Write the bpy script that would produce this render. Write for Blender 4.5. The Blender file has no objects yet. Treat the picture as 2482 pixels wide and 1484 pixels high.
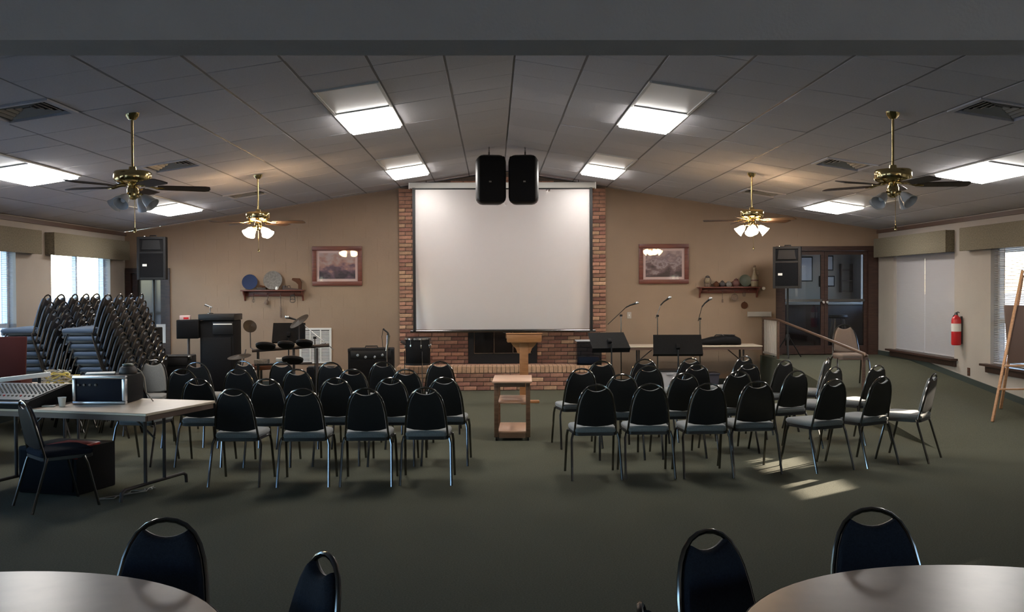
import bpy, bmesh, math, random
from mathutils import Vector, Matrix
from math import sin, cos, pi, radians as RD, hypot

random.seed(7)
sc = bpy.context.scene
C = sc.collection

# ------------------------------------------------------------------ camera, sky, sun, exposure
cd = bpy.data.cameras.new('camera')
cam = bpy.data.objects.new('camera', cd)
C.objects.link(cam)
cd.sensor_width = 36.0
cd.lens = 35.97
cd.clip_end = 300
cam.matrix_world = (Matrix.Translation((0, 0, 1.75)) @ Matrix.Rotation(RD(-1.063), 4, 'Z') @
                    Matrix.Rotation(RD(90 - 1.086), 4, 'X') @ Matrix.Rotation(RD(-0.25), 4, 'Z'))
sc.camera = cam

SUN_DIR = Vector((-3.86, -3.0, -1.5)).normalized()      # late sun, low over the window side
w = bpy.data.worlds.new('world')
sc.world = w
w.use_nodes = True
nt = w.node_tree
bg = nt.nodes['Background']
sky = nt.nodes.new('ShaderNodeTexSky')
sky.sky_type = 'NISHITA'
sky.sun_disc = False
sky.sun_elevation = RD(17)
sky.sun_rotation = RD(52)
sky.dust_density = 0.4
sky.ozone_density = 4.0
nt.links.new(sky.outputs['Color'], bg.inputs['Color'])
bg.inputs['Strength'].default_value = 2.2

sl = bpy.data.lights.new('sun', 'SUN')
sl.energy = 32.0
sl.angle = RD(0.6)
sl.color = (1.0, 0.86, 0.68)
sun = bpy.data.objects.new('sun', sl)
C.objects.link(sun)
sun.rotation_euler = SUN_DIR.to_track_quat('-Z', 'Y').to_euler()

vs = sc.view_settings
sc.display_settings.display_device = 'sRGB'
vs.view_transform = 'Standard'
vs.look = 'None'
vs.gamma = 1.0
vs.use_curve_mapping = False
vs.exposure = 0.0
LAMP = 30.0           # troffer radiance
FANLAMP = 75.0        # fan light shades

# ------------------------------------------------------------------ materials
MATS = {}
def mat(name, col, rough=0.6, metal=0.0, var=0.0, scale=20.0, bump=0.0, bscale=None, spec=0.5, coat=0.0,
        emit=None, strength=0.0, rnd=0.0, alpha=1.0, sheen=0.0):
    if name in MATS:
        return MATS[name]
    m = bpy.data.materials.new(name)
    m.use_nodes = True
    t = m.node_tree
    b = t.nodes['Principled BSDF']
    b.inputs['Roughness'].default_value = rough
    b.inputs['Metallic'].default_value = metal
    b.inputs['Specular IOR Level'].default_value = spec
    b.inputs['Coat Weight'].default_value = coat
    if sheen:
        b.inputs['Sheen Weight'].default_value = sheen
    base = None
    tc = t.nodes.new('ShaderNodeTexCoord')
    if var > 0:
        n = t.nodes.new('ShaderNodeTexNoise')
        n.inputs['Scale'].default_value = scale
        n.inputs['Detail'].default_value = 4
        t.links.new(tc.outputs['Object'], n.inputs['Vector'])
        r = t.nodes.new('ShaderNodeValToRGB')
        r.color_ramp.elements[0].position = 0.3
        r.color_ramp.elements[1].position = 0.7
        r.color_ramp.elements[0].color = [max(0, c * (1 - var)) for c in col] + [1]
        r.color_ramp.elements[1].color = [min(1, c * (1 + var)) for c in col] + [1]
        t.links.new(n.outputs['Fac'], r.inputs['Fac'])
        base = r.outputs['Color']
    if rnd > 0:
        oi = t.nodes.new('ShaderNodeObjectInfo')
        hs = t.nodes.new('ShaderNodeHueSaturation')
        mr = t.nodes.new('ShaderNodeMapRange')
        mr.inputs['To Min'].default_value = 1 - rnd
        mr.inputs['To Max'].default_value = 1 + rnd
        t.links.new(oi.outputs['Random'], mr.inputs['Value'])
        t.links.new(mr.outputs['Result'], hs.inputs['Value'])
        if base:
            t.links.new(base, hs.inputs['Color'])
        else:
            hs.inputs['Color'].default_value = (*col, 1)
        base = hs.outputs['Color']
    if base:
        t.links.new(base, b.inputs['Base Color'])
    else:
        b.inputs['Base Color'].default_value = (*col, 1)
    if bump > 0:
        n2 = t.nodes.new('ShaderNodeTexNoise')
        n2.inputs['Scale'].default_value = bscale or scale * 4
        n2.inputs['Detail'].default_value = 3
        t.links.new(tc.outputs['Object'], n2.inputs['Vector'])
        bp = t.nodes.new('ShaderNodeBump')
        bp.inputs['Strength'].default_value = bump
        bp.inputs['Distance'].default_value = 0.01
        t.links.new(n2.outputs['Fac'], bp.inputs['Height'])
        t.links.new(bp.outputs['Normal'], b.inputs['Normal'])
    if emit:
        b.inputs['Emission Color'].default_value = (*emit, 1)
        b.inputs['Emission Strength'].default_value = strength
    MATS[name] = m
    return m

def glass_mat(name, tint=(1, 1, 1), gloss=0.08, rough=0.02):
    if name in MATS:
        return MATS[name]
    m = bpy.data.materials.new(name)
    m.use_nodes = True
    t = m.node_tree
    t.nodes.remove(t.nodes['Principled BSDF'])
    o = t.nodes['Material Output']
    tr = t.nodes.new('ShaderNodeBsdfTransparent')
    tr.inputs['Color'].default_value = (*tint, 1)
    gl = t.nodes.new('ShaderNodeBsdfGlossy')
    gl.inputs['Roughness'].default_value = rough
    fr = t.nodes.new('ShaderNodeFresnel')
    fr.inputs['IOR'].default_value = 1.5
    mx = t.nodes.new('ShaderNodeMixShader')
    ge = t.nodes.new('ShaderNodeNewGeometry')      # reflect at the outer faces only
    iv = t.nodes.new('ShaderNodeMath')
    iv.operation = 'SUBTRACT'
    iv.inputs[0].default_value = 1.0
    t.links.new(ge.outputs['Backfacing'], iv.inputs[1])
    ml = t.nodes.new('ShaderNodeMath')
    ml.operation = 'MULTIPLY'
    t.links.new(fr.outputs['Fac'], ml.inputs[0])
    t.links.new(iv.outputs[0], ml.inputs[1])
    t.links.new(ml.outputs[0], mx.inputs['Fac'])
    t.links.new(tr.outputs[0], mx.inputs[1])
    t.links.new(gl.outputs[0], mx.inputs[2])
    t.links.new(mx.outputs[0], o.inputs['Surface'])
    MATS[name] = m
    return m

def wood_mat(name, c1, c2, rough=0.45, scale=(3, 30, 30), coat=0.0):
    if name in MATS:
        return MATS[name]
    m = mat(name, c1, rough, coat=coat)
    t = m.node_tree
    b = t.nodes['Principled BSDF']
    tc = t.nodes.new('ShaderNodeTexCoord')
    mp = t.nodes.new('ShaderNodeMapping')
    mp.inputs['Scale'].default_value = scale
    n = t.nodes.new('ShaderNodeTexNoise')
    n.inputs['Scale'].default_value = 1.5
    n.inputs['Detail'].default_value = 6
    r = t.nodes.new('ShaderNodeValToRGB')
    r.color_ramp.elements[0].position = 0.35
    r.color_ramp.elements[1].position = 0.65
    r.color_ramp.elements[0].color = (*c1, 1)
    r.color_ramp.elements[1].color = (*c2, 1)
    t.links.new(tc.outputs['Object'], mp.inputs['Vector'])
    t.links.new(mp.outputs['Vector'], n.inputs['Vector'])
    t.links.new(n.outputs['Fac'], r.inputs['Fac'])
    t.links.new(r.outputs['Color'], b.inputs['Base Color'])
    return m

def painting_mat(name, seed, stops):
    m = mat(name, (0.3, 0.2, 0.2), 0.5)
    t = m.node_tree
    b = t.nodes['Principled BSDF']
    tc = t.nodes.new('ShaderNodeTexCoord')
    mp = t.nodes.new('ShaderNodeMapping')
    mp.inputs['Location'].default_value = (seed, seed * 2, seed)
    mp.inputs['Scale'].default_value = (4, 1, 6)
    n = t.nodes.new('ShaderNodeTexNoise')
    n.inputs['Scale'].default_value = 1.6
    n.inputs['Detail'].default_value = 7
    sx = t.nodes.new('ShaderNodeSeparateXYZ')
    ad = t.nodes.new('ShaderNodeMath')
    ad.operation = 'MULTIPLY_ADD'
    ad.inputs[1].default_value = 1.1
    r = t.nodes.new('ShaderNodeValToRGB')
    r.color_ramp.elements.remove(r.color_ramp.elements[0])
    r.color_ramp.elements[0].position = stops[0][0]
    r.color_ramp.elements[0].color = (*stops[0][1], 1)
    for p, c in stops[1:]:
        e = r.color_ramp.elements.new(p)
        e.color = (*c, 1)
    t.links.new(tc.outputs['Object'], mp.inputs['Vector'])
    t.links.new(mp.outputs['Vector'], n.inputs['Vector'])
    t.links.new(tc.outputs['Object'], sx.inputs['Vector'])
    t.links.new(sx.outputs['Z'], ad.inputs[0])
    t.links.new(n.outputs['Fac'], ad.inputs[2])
    t.links.new(ad.outputs[0], r.inputs['Fac'])
    t.links.new(r.outputs['Color'], b.inputs['Base Color'])
    return m

def slat_mat():
    m = mat('blind_slat', (0.44, 0.42, 0.43), 0.5)
    t = m.node_tree
    b_ = t.nodes['Principled BSDF']
    tl = t.nodes.new('ShaderNodeBsdfTranslucent')
    tl.inputs['Color'].default_value = (0.75, 0.78, 0.80, 1)
    mx_ = t.nodes.new('ShaderNodeMixShader')
    mx_.inputs['Fac'].default_value = 0.06
    t.links.new(b_.outputs[0], mx_.inputs[1])
    t.links.new(tl.outputs[0], mx_.inputs[2])
    t.links.new(mx_.outputs[0], t.nodes['Material Output'].inputs['Surface'])
    return m
M_tile = mat('ceiling_tile', (0.51, 0.50, 0.525), 0.9, var=0.05, scale=60, bump=0.3, bscale=150, rnd=0.035)
M_tee = mat('ceiling_tee', (0.16, 0.16, 0.17), 0.6)
M_slab = mat('slab', (0.25, 0.25, 0.25), 0.9)
M_tan = mat('tan_paint', (0.265, 0.182, 0.122), 0.7, var=0.04, scale=3, bump=0.15, bscale=60)
M_cream = mat('cream_paint', (0.36, 0.32, 0.28), 0.7, var=0.03, scale=3, bump=0.15, bscale=60)
M_header = mat('grey_paint', (0.49, 0.465, 0.435), 0.75, var=0.03, scale=4, bump=0.2, bscale=90)
M_carpet = mat('green_carpet', (0.076, 0.077, 0.054), 0.97, var=0.22, scale=90, bump=0.6, bscale=260, spec=0.15)
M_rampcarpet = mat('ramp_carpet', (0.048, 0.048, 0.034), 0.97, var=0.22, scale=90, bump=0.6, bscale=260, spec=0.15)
M_base = mat('dark_green_vinyl', (0.03, 0.04, 0.035), 0.6)
M_darkwood = wood_mat('dark_brown_wood', (0.030, 0.014, 0.010), (0.055, 0.026, 0.018), 0.45)
M_mahog = wood_mat('mahogany_wood', (0.10, 0.028, 0.020), (0.16, 0.045, 0.030), 0.4)
M_oak = wood_mat('honey_oak', (0.33, 0.145, 0.058), (0.43, 0.20, 0.080), 0.4)
M_cart = wood_mat('pale_oak', (0.48, 0.28, 0.18), (0.58, 0.36, 0.24), 0.28)
M_cartleg = wood_mat('brown_oak', (0.13, 0.07, 0.038), (0.19, 0.105, 0.058), 0.5)
M_railwood = wood_mat('rail_wood', (0.06, 0.033, 0.022), (0.10, 0.055, 0.035), 0.45)
M_easel = wood_mat('easel_wood', (0.34, 0.17, 0.08), (0.45, 0.24, 0.12), 0.5)
M_mortar = mat('mortar', (0.10, 0.075, 0.06), 0.95, var=0.2, scale=40)
M_brick = mat('red_brick', (0.30, 0.155, 0.105), 0.9, var=0.22, scale=14, bump=0.5, bscale=60, rnd=0.32)
M_brick2 = mat('buff_brick', (0.38, 0.235, 0.145), 0.9, var=0.22, scale=14, bump=0.5, bscale=60, rnd=0.25)
M_brick3 = mat('dark_brick', (0.21, 0.098, 0.072), 0.9, var=0.22, scale=14, bump=0.5, bscale=60, rnd=0.3)
M_screen = mat('screen_white', (0.97, 0.935, 0.925), 0.40, metal=0.45)
M_black = mat('black_plastic', (0.010, 0.010, 0.011), 0.42, spec=0.35)
M_blackm = mat('black_matte', (0.008, 0.008, 0.009), 0.7, var=0.2, scale=60, spec=0.12)
M_grille = mat('speaker_grille', (0.008, 0.008, 0.009), 0.7, bump=0.5, bscale=300, spec=0.06)
M_vinyl = mat('black_vinyl', (0.010, 0.010, 0.012), 0.42, var=0.15, scale=40, rnd=0.2)
M_fabric = mat('slate_fabric', (0.15, 0.158, 0.158), 0.9, var=0.15, scale=140, bump=0.3, bscale=300, rnd=0.12, sheen=0.3)
M_navy = mat('navy_fabric', (0.012, 0.014, 0.022), 0.95, var=0.2, scale=140, bump=0.3, bscale=300, spec=0.1)
M_blue = mat('blue_fabric', (0.045, 0.075, 0.13), 0.85, var=0.15, scale=140, bump=0.3, bscale=300, rnd=0.12, sheen=0.3)
M_beige = mat('beige_fabric', (0.19, 0.145, 0.12), 0.9, var=0.1, scale=140, bump=0.3, bscale=300)
M_steel = mat('dark_steel', (0.15, 0.145, 0.14), 0.16, metal=1.0)
M_chrome = mat('chrome', (0.80, 0.80, 0.80), 0.12, metal=1.0)
M_brass = mat('polished_brass', (0.58, 0.44, 0.20), 0.14, metal=1.0)
M_white = mat('white_plastic', (0.78, 0.77, 0.74), 0.4)
M_whitem = mat('white_metal', (0.66, 0.65, 0.62), 0.5)
M_blade = wood_mat('walnut_blade', (0.055, 0.030, 0.020), (0.085, 0.048, 0.030), 0.5)
M_frost = mat('frosted_glass', (0.62, 0.62, 0.62), 0.25, alpha=1)
M_lit = mat('troffer_lit', (0.9, 0.9, 0.9), 0.5, emit=(1.0, 0.955, 0.90), strength=LAMP)
M_unlit = mat('troffer_unlit', (0.90, 0.89, 0.88), 0.4)
M_fanlit = mat('fan_shade_lit', (0.9, 0.8, 0.6), 0.4, emit=(1.0, 0.66, 0.36), strength=FANLAMP)
M_lam = mat('table_laminate', (0.42, 0.31, 0.25), 0.30, var=0.08, scale=8, spec=0.5)
M_lam2 = mat('beige_laminate', (0.54, 0.455, 0.36), 0.35, var=0.05, scale=12)
M_edge = mat('brown_edge', (0.10, 0.06, 0.045), 0.5)
M_glass = glass_mat('window_glass')
M_dglass = glass_mat('door_glass', (0.66, 0.64, 0.63))
M_pglass = glass_mat('picture_glass')
M_valance = mat('valance_fabric', (0.19, 0.165, 0.115), 0.95, var=0.25, scale=50, bump=0.6, bscale=120)
M_slat = slat_mat()
M_red = mat('red_enamel', (0.50, 0.018, 0.022), 0.3)
M_dred = mat('dark_red_leather', (0.06, 0.015, 0.013), 0.75, spec=0.12)
M_dred2 = mat('red_lining', (0.30, 0.03, 0.02), 0.6)
M_vent = mat('vent_metal', (0.30, 0.29, 0.27), 0.5)
M_ventdark = mat('vent_dark', (0.03, 0.03, 0.03), 0.8)
M_blocker = mat('sun_blocker_cream', (0.92, 0.88, 0.80), 0.8)  # shared by the added outdoor sun blockers
M_ground = mat('pale_gravel', (0.50, 0.49, 0.45), 0.95, var=0.2, scale=2)
M_mat = mat('picture_mat', (0.50, 0.36, 0.33), 0.8)
M_bluepl = mat('blue_glaze', (0.020, 0.032, 0.080), 0.7, spec=0.2)
M_greypl = mat('grey_pewter', (0.15, 0.135, 0.12), 0.75, var=0.3, scale=40)
M_greenpl = mat('green_enamel', (0.075, 0.085, 0.06), 0.35)
M_pot = mat('red_clay', (0.10, 0.038, 0.032), 0.6, var=0.2, scale=20)
M_brownc = mat('brown_leather', (0.075, 0.028, 0.013), 0.75, spec=0.2)
M_stone = mat('stoneware', (0.22, 0.165, 0.10), 0.5, var=0.15, scale=20)
M_iron = mat('dark_iron', (0.04, 0.03, 0.028), 0.6)
M_rust = mat('rusty_tin', (0.12, 0.075, 0.05), 0.55, var=0.3, scale=40)
M_yellow = mat('yellow_cable', (0.50, 0.38, 0.06), 0.5)
M_grcable = mat('grey_cable', (0.30, 0.27, 0.22), 0.5)
M_paper = mat('paper_white', (0.75, 0.75, 0.74), 0.7)
M_navyp = mat('navy_panel', (0.006, 0.008, 0.018), 0.65, spec=0.2)
M_alu = mat('brushed_aluminium', (0.62, 0.64, 0.68), 0.3, metal=1.0)
M_mixer = mat('mixer_panel', (0.06, 0.075, 0.085), 0.35)
M_acryl = glass_mat('clear_acrylic', (0.62, 0.68, 0.75), rough=0.1)
M_firegl = mat('fire_glass', (0.012, 0.010, 0.010), 0.08)
M_bin = mat('pale_bin', (0.40, 0.40, 0.42), 0.5)
M_dbin = mat('dark_bin', (0.03, 0.03, 0.045), 0.5)
M_label = mat('label_white', (0.72, 0.70, 0.66), 0.6)
M_vest = mat('vestibule_paint', (0.46, 0.43, 0.40), 0.8)
M_art = mat('pale_print', (0.62, 0.66, 0.75), 0.5)
M_cym = mat('dark_cymbal', (0.025, 0.017, 0.010), 0.5, spec=0.15)

# ------------------------------------------------------------------ mesh building helpers
class MB:
    def __init__(s):
        s.bm = bmesh.new()
        s.M = Matrix()

    def _t(s, verts, M=None):
        bmesh.ops.transform(s.bm, matrix=s.M @ (M or Matrix()), verts=verts)

    def box(s, c, d, bev=0.0, rz=0.0, M=None, seg=2):
        r = bmesh.ops.create_cube(s.bm, size=1.0)
        vs_ = r['verts']
        bmesh.ops.scale(s.bm, vec=d, verts=vs_)
        if bev > 0:
            es = list({e for v in vs_ for e in v.link_edges})
            o = bmesh.ops.bevel(s.bm, geom=es, offset=bev, segments=seg, affect='EDGES', profile=0.5)
            vs_ = list({v for f in o['faces'] for v in f.verts} | {v for v in vs_ if v.is_valid})
        s._t(vs_, Matrix.Translation(c) @ Matrix.Rotation(rz, 4, 'Z') @ (M or Matrix()))
        return s

    def bx(s, x0, x1, y0, y1, z0, z1, bev=0.0):
        return s.box(((x0 + x1) / 2, (y0 + y1) / 2, (z0 + z1) / 2), (x1 - x0, y1 - y0, z1 - z0), bev)

    def tube(s, pts, r, n=8, closed=False):
        pts = [Vector(p) for p in pts]
        m = len(pts)
        rr = r if isinstance(r, (list, tuple)) else [r] * m
        rings = []
        up = None
        for i, p in enumerate(pts):
            if closed:
                d = (pts[(i + 1) % m] - pts[i - 1])
            else:
                d = pts[min(i + 1, m - 1)] - pts[max(i - 1, 0)]
            d.normalize()
            if up is None:
                up = Vector((0, 0, 1)) if abs(d.z) < 0.9 else Vector((0, 1, 0))
            a = d.cross(up)
            if a.length < 1e-5:
                a = d.orthogonal()
            a.normalize()
            up = a.cross(d).normalized()
            rings.append([s.bm.verts.new(s.M @ (p + (a * cos(2 * pi * k / n) + up * sin(2 * pi * k / n)) * rr[i])) for k in range(n)])
        for i in range(m if closed else m - 1):
            A, B = rings[i], rings[(i + 1) % m]
            for k in range(n):
                s.bm.faces.new((A[k], A[(k + 1) % n], B[(k + 1) % n], B[k]))
        if not closed:
            s.bm.faces.new(rings[0][::-1])
            s.bm.faces.new(rings[-1])
        return s

    def lathe(s, prof, n=16, M=None, cap=True):
        M = s.M @ (M or Matrix())
        rings = []
        for r, z in prof:
            rings.append([s.bm.verts.new(M @ Vector((r * cos(2 * pi * k / n), r * sin(2 * pi * k / n), z))) for k in range(n)])
        for A, B in zip(rings, rings[1:]):
            for k in range(n):
                s.bm.faces.new((A[k], A[(k + 1) % n], B[(k + 1) % n], B[k]))
        if cap:
            if prof[0][0] > 1e-6:
                s.bm.faces.new(rings[0][::-1])
            if prof[-1][0] > 1e-6:
                s.bm.faces.new(rings[-1])
        return s

    def cyl(s, p0, p1, r, n=12):
        return s.tube([p0, p1], r, n)

    def prism(s, poly, h, M=None, flip=False):
        """polygon in the local XY plane, extruded by h along local Z"""
        M = s.M @ (M or Matrix())
        a = [s.bm.verts.new(M @ Vector((x, y, 0))) for x, y in poly]
        b = [s.bm.verts.new(M @ Vector((x, y, h))) for x, y in poly]
        s.bm.faces.new(a[::-1])
        s.bm.faces.new(b)
        k = len(poly)
        for i in range(k):
            s.bm.faces.new((a[i], a[(i + 1) % k], b[(i + 1) % k], b[i]))
        return s

    def mesh(s, name, angle=38):
        bmesh.ops.recalc_face_normals(s.bm, faces=s.bm.faces[:])
        me = bpy.data.meshes.new(name)
        s.bm.to_mesh(me)
        s.bm.free()
        me.polygons.foreach_set('use_smooth', [True] * len(me.polygons))
        me.set_sharp_from_angle(angle=RD(angle))
        return me

    def build(s, name, m, parent=None, kind=None, label=None, angle=38):
        return obj(name, s.mesh(name, angle), m, parent, kind, label)

def obj(name, me, m=None, parent=None, kind=None, label=None):
    if m is not None and not me.materials:
        me.materials.append(m)
    o = bpy.data.objects.new(name, me)
    C.objects.link(o)
    if parent is not None:
        o.parent = parent
    if kind:
        o['kind'] = kind
    if label:
        o['label'] = label
    return o

def thing(name, label, cat, loc=(0, 0, 0), rz=0.0, group=None):
    o = bpy.data.objects.new(name, None)
    C.objects.link(o)
    o.empty_display_size = 0.1
    o.location = loc
    o.rotation_euler = (0, 0, rz)
    o['label'] = label
    o['category'] = cat
    if group:
        o['group'] = group
    return o

def tag(o, label, cat, group=None):
    o['label'] = label
    o['category'] = cat
    if group:
        o['group'] = group
    return o

def kids(o):
    return [c for c in bpy.data.objects if c.parent == o]

def dup(root, loc, rz, label, group=None, tree=None):
    r = root.copy()
    C.objects.link(r)
    r.location = loc
    r.rotation_euler = (0, 0, rz)
    r['label'] = label
    if group:
        r['group'] = group
    for ch, subs in tree:
        c = ch.copy()
        C.objects.link(c)
        c.parent = r
        for g in subs:
            d = g.copy()
            C.objects.link(d)
            d.parent = c
    return r

def tree_of(root):
    return [(c, kids(c)) for c in kids(root)]

RX = lambda a: Matrix.Rotation(a, 4, 'X')
RY = lambda a: Matrix.Rotation(a, 4, 'Y')
RZ = lambda a: Matrix.Rotation(a, 4, 'Z')
T = lambda x, y, z: Matrix.Translation((x, y, z))

ORD = ['first', 'second', 'third', 'fourth', 'fifth', 'sixth', 'seventh', 'eighth', 'ninth', 'tenth', 'eleventh']

# ------------------------------------------------------------------ the hall
XL, XR, XC, YB, YF = -6.42, 6.82, 0.20, 18.0, 3.1
ZR, SL = 3.77, 0.157
def zc(x):
    return ZR - SL * abs(x - XC)
ZE = zc(XR)
YN = -5.0

MB().bx(XL - 0.2, XR + 0.2, YN - 0.2, YB + 4.3, -0.12, 0).build('floor', M_carpet, kind='structure')

# ceiling: backing slabs, tiles, runners
rs = MB()
for s_ in (-1, 1):
    xe = XC + s_ * 6.9
    poly = [(XC, ZR + 0.06), (xe, ZR + 0.06 - SL * 6.9), (xe, ZR + 0.26 - SL * 6.9), (XC, ZR + 0.26)]
    rs.prism(poly, YB + 0.2 - 3.05, T(0, YB + 0.2, 0) @ RX(pi / 2))
ceiling = rs.build('ceiling', M_slab, kind='structure')

W, D = 0.6, 0.61
ang = math.atan(SL)
def cell_M(side, k, y):
    """frame of ceiling cell column k on a side (+1 / -1), row starting at y: x across, y depth, z up"""
    xm = XC + side * (k + 0.5) * W
    return T(xm, y, zc(xm)) @ RY(side * ang)
LW = W / cos(ang)
tm = MB()
tm.box((0, D / 2, 0.012), (LW - 0.018, D - 0.008, 0.024), 0.004, seg=1)
tile_mesh = tm.mesh('tile')
tile_mesh.materials.append(M_tile)
tm = MB()
tm.box((0, 0.16, 0.012), (LW - 0.018, 0.30, 0.024), 0.004, seg=1)
tile_short = tm.mesh('tile')
tile_short.materials.append(M_tile)

troffer_cells = set()
for side in (-1, 1):
    for k in (2, 8):
        for j in (0, 1, 2, 3, 8, 9, 10, 11):
            troffer_cells.add((side, k, j))
vent_cells = {(s_, 6, j) for s_ in (-1, 1) for j in (-2, 4, 10)}
fcell = {}
camM = cam.matrix_world.inverted()
def in_view(p):
    q = camM @ Vector(p)
    if q.z > -1:
        return False
    x = 1241 + 2480 * q.x / -q.z
    y = 742 - 2480 * q.y / -q.z
    return -60 < x < 2542 and 60 < y < 1484
cells = []
for side in (-1, 1):
    for k in range(11):
        for j in range(-10, 15):
            if (side, k, j) in troffer_cells or (side, k, j) in vent_cells:
                continue
            y = 9.14 + D * j
            M = cell_M(side, k, y)
            ctr = M @ Vector((0, D / 2, 0))
            cells.append((not in_view(ctr), ctr.length, j, M))
cells.sort(key=lambda c: (c[0], c[1]))
field = MB()
for i, (hid, _, j, M) in enumerate(cells):
    if not hid and i < 300:
        o = obj('tile', tile_short if j == 14 else tile_mesh, None, ceiling)
        o.matrix_local = M @ T(0, 0, random.uniform(0, 0.003)) @ RX(random.uniform(-0.003, 0.003)) @ RY(random.uniform(-0.004, 0.004))
    else:
        dd = 0.31 if j == 14 else D
        field.M = M
        field.box((0, dd / 2, 0.012), (LW - 0.018, dd - 0.008, 0.024))
field.build('tile_field', M_tile, ceiling, kind='stuff')
for side in (-1, 1):
    for k in range(0 if side == 1 else 1, 12):
        x = XC + side * k * W
        r = MB()
        r.box((0, 0, 0), (0.022, YB - 3.2, 0.012), M=RY(side * ang if k else 0))
        o = r.build('runner', M_tee, ceiling)
        o.location = (x, (YB + 3.2) / 2, zc(x) + 0.010 + (0.004 if k == 0 else 0))
ct = MB()
for side in (-1, 1):
    for j in range(-9, 15):
        xm = XC + side * 3.3
        ct.M = T(xm, 9.14 + D * j, zc(xm)) @ RY(side * ang)
        ct.box((0, 0, 0.016), (6.6 / cos(ang), 0.02, 0.008))
ct.build('cross_tee', M_tee, ceiling, kind='stuff')

# walls with openings
def wall_x(name, x0, x1, m, openings, y0, y1, z1):
    """a wall along Y between x0 and x1 with rectangular openings (ya, yb, za, zb)"""
    b = MB()
    y = y0
    for ya, yb, za, zb in sorted(openings):
        b.bx(x0, x1, y, ya, 0, z1)
        b.bx(x0, x1, ya, yb, 0, za)
        b.bx(x0, x1, ya, yb, zb, z1)
        y = yb
    b.bx(x0, x1, y, y1, 0, z1)
    return b.build(name, m, kind='structure')
HALLW = [(15.0, 17.3), (11.6, 13.9), (8.2, 10.5), (4.8, 7.1)]
WIN = [(a, b, 0.66, 2.32) for a, b in HALLW] + [(-0.4, 2.0, 0.75, 2.2), (-4.0, -1.6, 0.75, 2.2)]
wall_x('wall_left', XL - 0.2, XL, M_cream, WIN, YN, YB + 0.2, ZE + 0.08)
wall_x('wall_right', XR, XR + 0.2, M_cream, WIN, YN, YB + 0.2, ZE + 0.08)

# back wall with two door openings and the gable
D1 = (-6.34, -5.70, 0.0, 2.03)
D2 = (5.06, 6.74, 0.52, 2.42)
b = MB()
b.bx(XL, D1[0], YB, YB + 0.2, 0, ZE)
b.bx(D1[0], D1[1], YB, YB + 0.2, D1[3], ZE)
b.bx(D1[1], D2[0], YB, YB + 0.2, 0, ZE)
b.bx(D2[0], D2[1], YB, YB + 0.2, 0, D2[2])
b.bx(D2[0], D2[1], YB, YB + 0.2, D2[3], ZE)
b.bx(D2[1], XR, YB, YB + 0.2, 0, ZE)
b.prism([(XL, ZE), (XR, ZE), (XC, ZR + 0.02)], 0.2, T(0, YB + 0.2, 0) @ RX(pi / 2))
wall_back = b.build('wall_back', M_tan, kind='structure')
# painted concrete blocks laid over it, joints recessed a few millimetres
bl = MB()
for r in range(19):
    z0 = r * 0.2
    off = 0.2 if r % 2 else 0.0
    n = 0
    x = XL - off
    while x < XR:
        a, c = max(x + 0.003, XL), min(x + 0.397, XR)
        x += 0.4
        za, zb = z0 + 0.003, z0 + 0.197
        if c - a < 0.02 or zb > min(zc(a), zc(c)) - 0.005:
            continue
        if -1.64 < a and c < 1.98:
            continue
        skip = False
        for d in (D1, D2):
            if c > d[0] - 0.09 and a < d[1] + 0.09 and zb > d[2] - 0.02 and za < d[3] + 0.09:
                skip = True
        if not skip:
            bl.bx(a, c, YB - 0.004, YB + 0.001, za, zb)
bl.build('block_courses', M_tan, wall_back, kind='stuff')

# header over the wide opening and the near room
b = MB()
b.bx(XL, XR, -0.1, 0.1, 2.47, 2.80)
b.prism([(XL, 2.80), (XR, 2.80), (XR, zc(XR) + 0.1), (XC, ZR + 0.15), (XL, zc(XL) + 0.1)], 0.2, T(0, 0.1, 0) @ RX(pi / 2))
hd = b.build('wall_front', M_header, kind='structure')
hd.location = (0, 3.1, 0)
MB().bx(XL - 0.2, XR + 0.2, YN, 3.02, 2.80, 2.95).build('ceiling_near_room', M_header, kind='structure')
MB().bx(XL - 0.2, XR + 0.2, YN - 0.2, YN, 0, 2.9).build('wall_rear', M_cream, kind='structure')

# baseboards
MB().bx(XL, -1.7, YB - 0.016, YB, 0, 0.11).build('baseboard_back', M_base, kind='structure')
MB().bx(2.0, 4.70, YB - 0.016, YB, 0, 0.11).build('baseboard_stage', M_base, kind='structure')
MB().bx(XL, XL + 0.014, 3.3, YB - 0.02, 0, 0.11).build('baseboard_left', M_base, kind='structure')
MB().bx(XR - 0.014, XR, 3.3, 10.7, 0, 0.11).build('baseboard_right', M_base, kind='structure')
# brown strips standing in for the shadow band where side walls meet the ceiling
MB().bx(XL, XL + 0.03, 3.25, YB, ZE - 0.07, ZE - 0.012).build('shadow_strip_1', M_edge, kind='structure')
MB().bx(XR - 0.03, XR, 3.25, YB, ZE - 0.07, ZE - 0.012).build('shadow_strip_2', M_edge, kind='structure')

# carpeted ramp and landing in front of the glass doors
RX0 = 4.72
def zramp(y):
    return max(0.0, min(0.52, (y - 10.8) * 0.52 / 5.8))
b = MB()
b.prism([(10.8, 0), (YB, 0), (YB, 0.52), (16.6, 0.52)], XR - RX0, Matrix(((0, 0, 1, RX0), (1, 0, 0, 0), (0, 1, 0, 0), (0, 0, 0, 1))))
b.build('floor_ramp', M_carpet, kind='structure')
b = MB()
b.prism([(10.8, 0.0), (16.6, 0.52), (17.98, 0.52), (17.98, 0.60), (16.6, 0.60), (10.8, 0.09)], 0.012,
        Matrix(((0, 0, 1, XR - 0.012), (1, 0, 0, 0), (0, 1, 0, 0), (0, 0, 0, 1))))
b.build('baseboard_ramp', M_base, kind='structure')

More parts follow.
